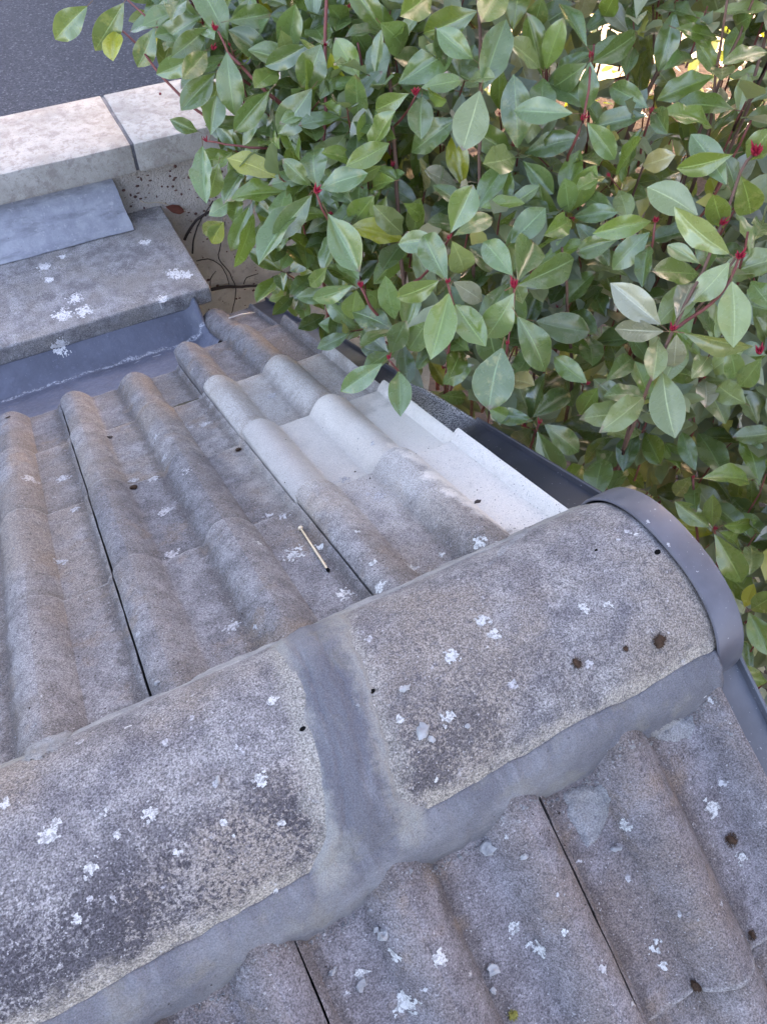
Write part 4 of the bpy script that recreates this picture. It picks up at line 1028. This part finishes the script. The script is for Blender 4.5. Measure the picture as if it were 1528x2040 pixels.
# a deeper, darker mass behind and above keeps the low sun off the roof
for i in range(520):
    P = Vector((hr.uniform(1.75, 2.5), hr.uniform(-1.6, 3.2), hr.uniform(-2.2, 2.3)))
    c = ROT @ (P - CAM)
    if c.z > 0.1:
        u, v = 764 + FPX * c.x / c.z, 1020 + FPX * c.y / c.z
        if 900 < u < 1560 and -60 < v < 420 and hr.random() < .85: continue
        if u < 900 and v > -200: continue
    shoot = Vector((hr.uniform(-1, .4), hr.uniform(-.8, .4), hr.uniform(.2, 1))).normalized()
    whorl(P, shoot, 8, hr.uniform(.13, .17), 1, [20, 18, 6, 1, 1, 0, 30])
for i in range(240):          # top of the hedge above the frame
    P = Vector((hr.uniform(1.0, 1.8), hr.uniform(-1.6, 3.0), hr.uniform(.7, 2.2)))
    c = ROT @ (P - CAM); u, v = 764 + FPX * c.x / max(.1, c.z), 1020 + FPX * c.y / max(.1, c.z)
    if c.z < .2 or -120 < v < 2100 and -100 < u < 1650: continue
    if (P - CAM).length < .9: continue
    whorl(P, Vector((hr.uniform(-1, .4), hr.uniform(-.8, .4), hr.uniform(.2, 1))).normalized(), 8, hr.uniform(.12, .16), 1, [20, 18, 6, 1, 1, 0, 20])

# which leaves show largest: cast a ray grid from the camera at everything
Vs, Fs, owner = [], [], []
off = 0
for i, (m, var, ty, sh, fo) in enumerate(LEAVES):
    V, Fc, _ = COARSE[var]; Vs.append(V @ m[:3, :3].T + m[:3, 3]); Fs += [(a + off, b + off, c + off, d + off) for a, b, c, d in Fc]; owner += [i] * len(Fc); off += len(V)
LB = BVHTree.FromPolygons(np.concatenate(Vs).tolist(), Fs)
hits = np.zeros(len(LEAVES), int)
for v in range(0, 2040, 7):
    for u in range(0, 1528, 7):
        if u < 80 or (v > 700 and u < 640): continue
        r = ray(u, v).normalized(); loc, n, idx, d = LB.ray_cast(CAM, r)
        if loc is None: continue
        l2 = BV.ray_cast(CAM, r)
        if l2[0] is not None and l2[3] < d: continue
        hits[owner[idx]] += 1
SHRUBS = [thing('photinia_shrub', 'blue green evergreen shrub with red buds overhanging the pale coping', 'shrub', (.85, 1.6, -2.7)),
          thing('photinia_shrub', 'lighter green evergreen shrub with red buds beside the black ridge cap', 'shrub', (1.3, .6, -2.7))]
for o in SHRUBS: o['group'] = 'evergreen shrubs beside the roof'
for s in (0, 1):
    idx = [i for i in range(len(LEAVES)) if LEAVES[i][3] == s]
    idx.sort(key=lambda i: -hits[i]); parts = [i for i in idx[:300] if hits[i] > 0]; rest = [i for i in idx if i not in set(parts)]
    inv = SHRUBS[s].matrix_world.inverted()
    for i in parts:
        m, var, ty, _, _ = LEAVES[i]
        o = bpy.data.objects.new('leaf', leaf_mesh(var, ty)); COL.objects.link(o); o.parent = SHRUBS[s]
        o.matrix_basis = inv @ Matrix(m.tolist())
    V, F, UV, rnd, mi = [], [], [], [], []
    off = 0
    for i in rest:
        m, var, ty, _, _ = LEAVES[i]; v_, f_, uv_ = COARSE[var]
        V.append(v_ @ m[:3, :3].T + m[:3, 3]); F += [(a + off, d + off, c + off, b + off) for a, b, c, d in f_]; UV += uv_; rnd += [hr.random()] * len(v_); mi += [ty] * len(f_); off += len(v_)
    me = bpy.data.meshes.new('foliage'); me.from_pydata(np.concatenate(V).tolist(), [], F); me.update()
    for M_ in M_LEAF: me.materials.append(M_)
    me.polygons.foreach_set('material_index', mi); me.polygons.foreach_set('use_smooth', [True] * len(F))
    uvl = me.uv_layers.new(name='UVMap'); vi = np.empty(len(me.loops), int); me.loops.foreach_get('vertex_index', vi); uvl.data.foreach_set('uv', np.array(UV)[vi].ravel())
    at_ = me.attributes.new('rnd', 'FLOAT', 'POINT'); at_.data.foreach_set('value', rnd)
    tag(child('foliage', me, None, SHRUBS[s]), kind='stuff')
    # fine twigs
    V, F = [], []
    for P, a_, q in TW[s]:
        tv, tf = tube_geo([P, a_, (a_ + q) / 2 + Vector((.004, .003, 0)), q], [.0013, .0016, .002, .0024], 5, len(V), False); V += tv; F += tf
    tag(child('twigs', mesh('twigs', V, F), M_STEM_RED, SHRUBS[s]), kind='stuff')

# stems seen in the photograph
def stem(s, pts, r0, r1, mat=M_STEM, toground=False, seed=0):
    P = [at(u, v, d) for u, v, d in pts]
    if toground: P.append(Vector((SHRUBS[s].location.x + lr.uniform(-.15, .3), P[-1].y + lr.uniform(-.1, .1), -2.71)))
    W_ = wiggle(P, .03, .0035, seed); n = len(W_)
    V, F = tube_geo(W_, [r0 + (r1 - r0) * i / (n - 1) for i in range(n)], 7)
    child('stem', mesh('stem', V, F), mat, SHRUBS[s])
stem(0, [(738, -40, 1.44), (762, 80, 1.43), (778, 180, 1.42), (786, 300, 1.42), (797, 480, 1.45), (808, 620, 1.52), (812, 760, 1.66)], .0035, .0075, M_STEM, True, 1)
stem(0, [(652, -40, 1.40), (648, 60, 1.41), (648, 180, 1.42), (646, 300, 1.46), (640, 420, 1.62), (640, 520, 1.8)], .0032, .0065, M_STEM_RED, True, 2)
stem(0, [(232, 52, 1.53), (270, 85, 1.53), (310, 136, 1.52), (350, 180, 1.52), (420, 240, 1.55), (520, 300, 1.6), (620, 390, 1.7)], .002, .004, M_STEM_RED, False, 3)
stem(0, [(255, 0, 1.52), (312, 52, 1.52), (348, 81, 1.52), (420, 120, 1.5), (500, 170, 1.52)], .0018, .003, M_STEM_RED, False, 4)
stem(0, [(435, 62, 1.44), (455, 105, 1.45), (481, 132, 1.45), (520, 172, 1.45), (550, 198, 1.47), (620, 270, 1.55), (690, 380, 1.7)], .002, .006, M_STEM_RED, False, 5)
stem(0, [(411, 281, 1.46), (450, 287, 1.47), (500, 294, 1.48), (549, 297, 1.5), (620, 330, 1.6)], .0018, .003, M_STEM_RED, False, 6)
stem(0, [(630, 384, 1.35), (638, 405, 1.36), (650, 430, 1.38), (668, 470, 1.45), (720, 560, 1.6)], .002, .003, M_STEM_RED, False, 7)
stem(0, [(719, 572, 1.36), (732, 600, 1.37), (752, 625, 1.4), (790, 662, 1.48), (812, 720, 1.6)], .0022, .0035, M_STEM_RED, False, 8)
stem(0, [(774, 716, 1.345), (783, 728, 1.355), (796, 742, 1.39), (830, 760, 1.5)], .0018, .0028, M_STEM_RED, False, 9)
stem(0, [(832, 184, 1.31), (815, 215, 1.34), (800, 235, 1.38), (786, 250, 1.415)], .0017, .0024, M_STEM_RED, False, 10)
stem(1, [(948, -30, 1.35), (956, 60, 1.345), (957, 180, 1.34), (956, 300, 1.36), (955, 420, 1.42), (950, 520, 1.5), (940, 700, 1.7)], .0032, .006, M_STEM, True, 11)
stem(1, [(1500, 308, 1.2), (1472, 345, 1.21), (1440, 440, 1.2), (1398, 540, 1.185), (1362, 610, 1.17), (1338, 665, 1.16), (1300, 745, 1.19), (1278, 800, 1.23), (1240, 905, 1.36), (1232, 930, 1.45)], .0025, .005, M_STEM, True, 12)
stem(1, [(1360, 0, 1.5), (1340, 60, 1.5), (1312, 140, 1.5), (1286, 190, 1.52), (1240, 300, 1.58), (1200, 420, 1.7)], .004, .007, M_STEM, True, 13)
stem(1, [(1300, 10, 1.55), (1304, 90, 1.55), (1310, 150, 1.52)], .0022, .003, M_STEM, False, 14)
stem(1, [(1528, 60, 1.4), (1500, 160, 1.4), (1460, 260, 1.42), (1440, 330, 1.5)], .003, .005, M_STEM, True, 15)
stem(1, [(894, 474, 1.22), (880, 500, 1.27), (850, 540, 1.38), (815, 570, 1.47)], .0018, .0028, M_STEM_RED, False, 16)
stem(1, [(892, 565, 1.2), (902, 605, 1.22), (898, 650, 1.3), (890, 730, 1.42), (885, 800, 1.6)], .002, .003, M_STEM_RED, False, 17)
stem(1, [(1024, 572, 1.2), (1022, 625, 1.2), (1012, 680, 1.21), (1000, 740, 1.3), (960, 820, 1.5)], .002, .0032, M_STEM_RED, False, 18)
stem(1, [(1073, 845, 1.35), (1060, 880, 1.42), (1050, 930, 1.55)], .002, .003, M_STEM_RED, False, 19)
stem(1, [(1472, 512, 1.17), (1455, 555, 1.17), (1430, 590, 1.18), (1395, 620, 1.19), (1345, 655, 1.175)], .0022, .003, M_STEM_RED, False, 20)
stem(1, [(1175, 114, 1.33), (1172, 180, 1.31), (1160, 238, 1.3), (1140, 290, 1.34), (1120, 350, 1.45)], .0018, .003, M_STEM_RED, False, 21)
stem(1, [(1295, 224, 1.33), (1285, 260, 1.36), (1270, 330, 1.45)], .0018, .0026, M_STEM_RED, False, 22)
stem(1, [(1380, 953, 1.37), (1382, 1010, 1.42), (1390, 1080, 1.55)], .002, .003, M_STEM_RED, False, 23)
stem(1, [(1422, 1053, 1.38), (1425, 1090, 1.44), (1430, 1150, 1.56)], .002, .003, M_STEM_RED, False, 24)
stem(1, [(1305, 441, 1.28), (1300, 480, 1.3), (1290, 540, 1.36)], .0018, .0026, M_STEM_RED, False, 25)
for i in range(22):
    u = lr.uniform(640, 1560); v = lr.uniform(-40, 520); d = face_depth(u, v) + lr.uniform(.03, .3)
    P0 = at(u, v, d)
    if P0.x < .72: continue
    k_ = lr.uniform(-.12, .12); P1 = P0 + Vector((k_, lr.uniform(-.1, .1), -.35)); P2 = P1 + Vector((k_ * .6, lr.uniform(-.1, .1), -.5))
    if not (clear(P1) and clear(P2)): continue
    W_ = wiggle([P0, P1, P2], .04, .005, i); n = len(W_); V, F = tube_geo(W_, [.0022 + .004 * q / n for q in range(n)], 6)
    child('stem', mesh('stem', V, F), M_STEM_RED if i % 3 else M_STEM, SHRUBS[shrub_of(u, v)])
# red winter buds
def bud(P, d, R, s, nsc=6, rg=None):
    V, F = [], []; a = d.orthogonal().normalized(); b = d.cross(a); rg = rg or hr
    for k in range(nsc):
        q = k * 2.4; sp = .34 if k else 0; dd = (d + (a * math.cos(q) + b * math.sin(q)) * sp * rg.uniform(.6, 1.3)).normalized(); L = R * rg.uniform(.65, 1.25); p0 = P + (a * math.cos(q) + b * math.sin(q)) * R * .15 * (k > 0)
        tv, tf = tube_geo([p0 - dd * L * .2, p0 + dd * L * .3, p0 + dd * L * .8, p0 + dd * L * 1.3], [R * .12, R * .17, R * .11, R * .015], 5, len(V)); V += tv; F += tf
    child('bud', mesh('bud', V, F), M_BUD, SHRUBS[s])
for u, v, d, R in ((429, 58, 1.43, .012), (425, 97, 1.46, .011), (411, 280, 1.45, .009), (630, 382, 1.33, .014), (719, 570, 1.35, .011), (774, 714, 1.335, .009), (828, 186, 1.30, .013), (648, 90, 1.40, .008), (725, 172, 1.38, .009), (782, 330, 1.41, .008), (320, 188, 1.5, .006),
                   (894, 474, 1.215, .009), (891, 562, 1.195, .009), (1024, 570, 1.19, .013), (1010, 684, 1.2, .008), (1074, 843, 1.345, .008), (1175, 112, 1.325, .010), (1159, 237, 1.29, .011), (1295, 223, 1.32, .009), (1505, 305, 1.19, .019), (1472, 512, 1.16, .014), (1305, 440, 1.27, .012), (1239, 475, 1.29, .010), (1339, 656, 1.15, .011), (1436, 445, 1.2, .011), (1512, 702, 1.2, .014), (1380, 952, 1.36, .007), (1422, 1053, 1.37, .008), (1402, 497, 1.19, .009), (1170, 765, 1.35, .007), (1024, 290, 1.42, .008), (958, 30, 1.33, .008)):
    P = at(u, v, d); dr = ((CAM - P).normalized() * .5 + Vector((lr.uniform(-.3, .3), lr.uniform(-.3, .3), .6))).normalized(); bud(P, dr, R, shrub_of(u, v), 8 if R > .01 else 6, lr)
BUDS = [b for b in BUDS if (ROT @ (b[0] - CAM)).z > 0][:110]
for P, d, s, R in BUDS: bud(P, d, R * .8, s, 5)
# small red leaf deep in the hedge and a fallen brown one on the slab
o = link('dead_leaf', leaf_mesh(2, 1).copy(), None); o.data.materials.clear(); o.data.materials.append(M_DEADLEAF); o.data.materials.append(M_DEADLEAF)
a, n = hit(328, 408); b, _ = hit(366, 418)
a = a + n * .01; b = b + n * .012; y = (b - a); L = y.length; y.normalize(); z = (n + Vector((.2, 0, .1))).normalized(); z = (z - y * z.dot(y)).normalized(); x = y.cross(z)
m = Matrix.Identity(4)
for i in range(3): m[i][0], m[i][1], m[i][2], m[i][3] = x[i] * L * .42, y[i] * L, z[i] * L, a[i]
o.matrix_world = m; tag(o, 'curled dark red dead leaf lying at back of the slab', 'dead leaf')

# ivy-like creeper stems on the pebbledash in the corner
cr = thing('creeper', 'bare brown creeper stems clinging to pebbledash beside the slab end', 'creeper', (.6, 1.95, -.97))
def creep(pts, r0, r1, y=1.955, seed=0):
    P = [on_plane(u, v, 1, y + .012 * nz(u * .02, v * .02, seed)) for u, v in pts]; W_ = wiggle(P, .015, .003, seed); n = len(W_)
    V, F = tube_geo(W_, [r0 + (r1 - r0) * i / (n - 1) for i in range(n)], 6); child('stem', mesh('stem', V, F), M_TWIG, cr)
creep([(421, 577), (450, 572), (490, 571), (530, 566), (545, 552), (570, 546), (596, 536)], .0062, .0028, seed=1)
creep([(368, 478), (385, 448), (402, 430), (440, 412), (486, 398)], .005, .0026, 1.95, 2)
creep([(384, 505), (388, 470), (400, 440), (425, 400)], .003, .002, 1.95, 3)
creep([(448, 442), (440, 490), (437, 515), (455, 540), (470, 575), (466, 610), (458, 635)], .002, .0018, 1.945, 4)
creep([(392, 520), (415, 516), (440, 528), (452, 548), (457, 567)], .002, .0016, 1.945, 5)
creep([(486, 566), (492, 553), (515, 545)], .002, .0014, 1.95, 6)
creep([(419, 573), (420, 555), (431, 540)], .0022, .0012, 1.95, 7)
creep([(570, 548), (580, 565), (590, 580)], .002, .0014, 1.95, 8)
V, F = tube_geo([at(523, 455, 1.75), at(530, 480, 1.78), at(532, 510, 1.82), at(526, 535, 1.85)], [.004, .0055, .0045, .003], 7)
child('stem', mesh('stem', V, F), M_STEM, cr)

# dark ground-level leaves that peep out past the verge, and sunlit shrub far behind
def mass(name, label, cat, n, box, L0, tyw, seed, up=.6):
    r_ = random.Random(seed); V, F, UV, rnd, mi = [], [], [], [], []; off = 0
    for i in range(n):
        P = np.array([r_.uniform(*box[0]), r_.uniform(*box[1]), r_.uniform(*box[2])])
        y = Vector((r_.uniform(-1, 1), r_.uniform(-1, 1), r_.uniform(-.6, .8))).normalized(); z = Vector((r_.uniform(-.7, .7), r_.uniform(-.7, .7), up + .3)); z = (z - y * z.dot(y)).normalized(); x = y.cross(z)
        L = L0 * r_.uniform(.6, 1.2); m = np.array([x * L * .45, y * L, z * L]).T; v_, f_, uv_ = COARSE[r_.randrange(NFINE)]
        V.append(v_ @ m.T + P); F += [(a + off, d + off, c + off, b + off) for a, b, c, d in f_]; UV += uv_; rnd += [r_.random()] * len(v_); mi += [r_.choices(range(7), tyw)[0]] * len(f_); off += len(v_)
    me = bpy.data.meshes.new(name); me.from_pydata(np.concatenate(V).tolist(), [], F); me.update()
    for M_ in M_LEAF: me.materials.append(M_)
    me.polygons.foreach_set('material_index', mi); me.polygons.foreach_set('use_smooth', [True] * len(F))
    uvl = me.uv_layers.new(name='UVMap'); vi = np.empty(len(me.loops), int); me.loops.foreach_get('vertex_index', vi); uvl.data.foreach_set('uv', np.array(UV)[vi].ravel())
    at_ = me.attributes.new('rnd', 'FLOAT', 'POINT'); at_.data.foreach_set('value', rnd)
    return tag(link(name, me), label, cat, None, 'stuff')
mass('added_shade_hedge', 'tall dark hedge added beside the road to keep the low sun off it', 'hedge', 2600, ((3.2, 4.2), (6.2, 13), (-2.7, .6)), .22, [10, 10, 2, 1, 0, 0, 20], 3)  # leaf mass put in to shade the road from the low sun
mass('sunlit_shrub', 'sunlit yellow green shrub glowing behind the evergreen leaves', 'shrub', 800, ((3.8, 5.8), (4.3, 6.8), (-2.6, -1.2)), .12, [4, 14, 10, 12, 5, 0, 0], 4)
mass('border_shrub', 'olive green shrub border in shade against the added rendered house', 'shrub', 1500, ((5.4, 7.0), (.5, 5.0), (-2.7, -.6)), .15, [10, 16, 10, 2, 4, 0, 12], 8)
mass('leaf_litter', 'rust brown leaf litter on soil below the verge', 'leaf litter', 700, ((.75, 2.6), (-1.2, 1.4), (-2.71, -2.66)), .09, [0, 1, 1, 1, 8, 1, 1], 5, 2.0)
